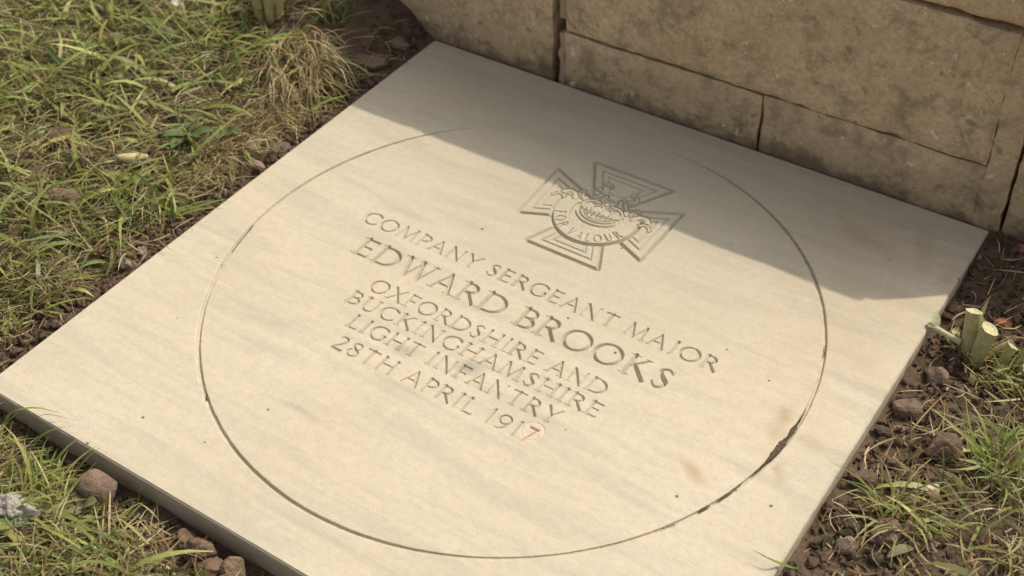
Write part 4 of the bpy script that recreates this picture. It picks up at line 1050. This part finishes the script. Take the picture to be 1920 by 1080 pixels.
def weed(x, y, leaves, label, mat, seed, name='broadleaf_weed'):
    w = empty(name, gp(x, y, 0)); r = np.random.default_rng(seed)
    V, F = tube([(0, 0, -.004), (0, 0, .012)], .0016, 7); mesh_obj('stem', V, F, M['stalk'], w, smooth=True)
    for (az, el, ln, wd, h) in leaves:
        V, F = leaf_mesh(ln, wd, az, el, r.uniform(.5, 1.1), (0, 0, h))
        mesh_obj('leaf', V, F, mat, w, smooth=True)
    return tag(w, label, 'weed')
weed(-.386, .020, [(-.3, .7, .030, .014, .008), (.7, .5, .026, .013, .006), (1.9, .6, .028, .012, .008), (3.0, .4, .026, .011, .006), (-1.3, .5, .030, .013, .006), (-2.2, .6, .024, .012, .008), (.2, 1.1, .022, .012, .012)], 'low dark green leafy weed growing at the turf edge', M['weed_leaf'], 3)
weed(-.360, .046, [(.6, .8, .016, .012, .010), (2.4, .7, .015, .012, .010), (-1.4, .8, .016, .012, .010)], 'small three-leaved green seedling above the leafy weed', M['weed_leaf'], 4)
weed(-.146, -.338, [(.5, .9, .014, .011, .014), (2.3, .8, .013, .011, .012), (-1.6, .6, .014, .010, .012), (-.4, .5, .012, .010, .008)], 'tiny pale green clover before the brown cobble', M['pale_leaf'], 5, 'clover')
lf = mesh_obj('fallen_leaf', *leaf_mesh(.024, .0075, 1.0, .35, 1.2, (0, 0, 0)), M['pale_leaf'], smooth=True); lf.location = gp(.357, -.068, .006); tag(lf, 'grey green leaf fallen on the earth by the reddish brown stone', 'leaf')
lf = mesh_obj('fallen_leaf', *leaf_mesh(.036, .012, .9, .2, .7, (0, 0, 0)), M['weed_leaf'], smooth=True); lf.location = gp(-.186, -.402, .014); tag(lf, 'broad green leaf lying just below the pale flint', 'leaf')
lf = mesh_obj('fallen_leaf', *leaf_mesh(.036, .016, 2.2, .2, .4, (0, 0, 0)), M['petal'], smooth=True); lf.location = gp(-.186, -.396, .016); tag(lf, 'withered cream leaf lying against the pale flint', 'leaf')

def cut_stub(x, y, stems, label, name='cut_plant'):
    o = empty(name, gp(x, y, 0))
    for i, (dx, dy, h, r, lx, ly) in enumerate(stems):
        z0 = float(ground_h(x + dx, y + dy)) - o.location.z - .003
        pts = [(dx + lx * t * t, dy + ly * t * t, z0 + (h - z0) * t) for t in np.linspace(0, 1, 6)]
        V, F = tube(pts, [r * .82, r * .9, r, r * 1.04, r * 1.08, r * 1.08], 20)
        V[-20:] += np.random.default_rng(i).uniform(-.0004, .0004, (20, 3)) + np.array([0, 0, 1]) * (.0020 * np.sin(np.arange(20) * .314 + i))[:, None]
        st = mesh_obj('stem', V, F, M['stalk'], o, smooth=True)
        top = V[-20:]; c = top.mean(0) - np.array([0, 0, .0016])
        ring2 = c + (top - top.mean(0)) * .62 + np.array([0, 0, .0004])
        VV = np.vstack([top + np.array([0, 0, .0003]), ring2, c[None]])
        k = np.arange(20); k2 = (k + 1) % 20
        mesh_obj('cut_face', VV, [np.stack([k, k2, 20 + k2, 20 + k], 1), np.stack([20 + k, 20 + k2, np.full(20, 40)], 1)], M['stalk_cut'], st)
    return tag(o, label, 'cut plant')
cut_stub(.333, .158, [(0, 0, .044, .0060, -.004, .004), (.009, -.004, .038, .0064, .003, .002), (-.006, .006, .016, .003, -.008, .0), (.016, .006, .020, .003, .012, .004)], 'pair of thick pale cut stalks standing in the earth beside the slab')
cut_stub(.360, .160, [(0, 0, .024, .0040, .004, .002), (.010, .008, .021, .0036, .006, .003), (.017, -.004, .016, .0042, .004, -.003), (.004, -.013, .014, .0032, -.002, -.005), (.027, .004, .022, .0040, .006, .002)], 'clump of short brown-topped cut stalks behind the pale pair')
cut_stub(-.466, .213, [(0, 0, .048, .0062, -.002, .003), (.012, .003, .056, .0056, .003, .004), (.005, .012, .060, .006, .002, .005), (-.010, .010, .040, .005, -.004, .003), (.020, .010, .050, .0045, .006, .004)], 'bunch of pale green cut stalks standing in the lawn')
tuft('dry_sheath', .338, .156, 34, .014, (.014, .034), (.0014, .0036), (.5, 1.4), (-.6, .6), STRAW, STRAW, M['straw'], 'ragged dry sheaths round the foot of the pale cut stalks', 'dry leaves', seed=31)
tuft('grass_tuft', .372, .150, 60, .026, (.020, .045), (.0010, .0024), (.6, 1.5), (-.4, .8), GREEN, GREEN * 1.2, M['grass'], 'green blades growing among the shorter cut stalks', 'grass tuft', seed=14)

fl = empty('cut_flower_stalk', (.327, .154, float(ground_h(.327, .154)) + .016))
V, F = tube([(0, 0, 0), (-.011, .001, .001), (-.022, .003, .002)], [.0028, .0025, .0024], 10); mesh_obj('stem', V, F, M['petal'], fl, smooth=True)
for k, (az, el, ln, wd) in enumerate(((2.2, .9, .013, .007), (3.3, -.5, .013, .006), (3.9, -.9, .014, .006), (2.9, .2, .009, .006))):
    V, F = leaf_mesh(ln, wd, az, el, .3, (-.0215, .003, .002)); mesh_obj('petal', V, F, M['petal'], fl, smooth=True)
tag(fl, 'cream flower head on a short stalk hanging beside the slab', 'flower')
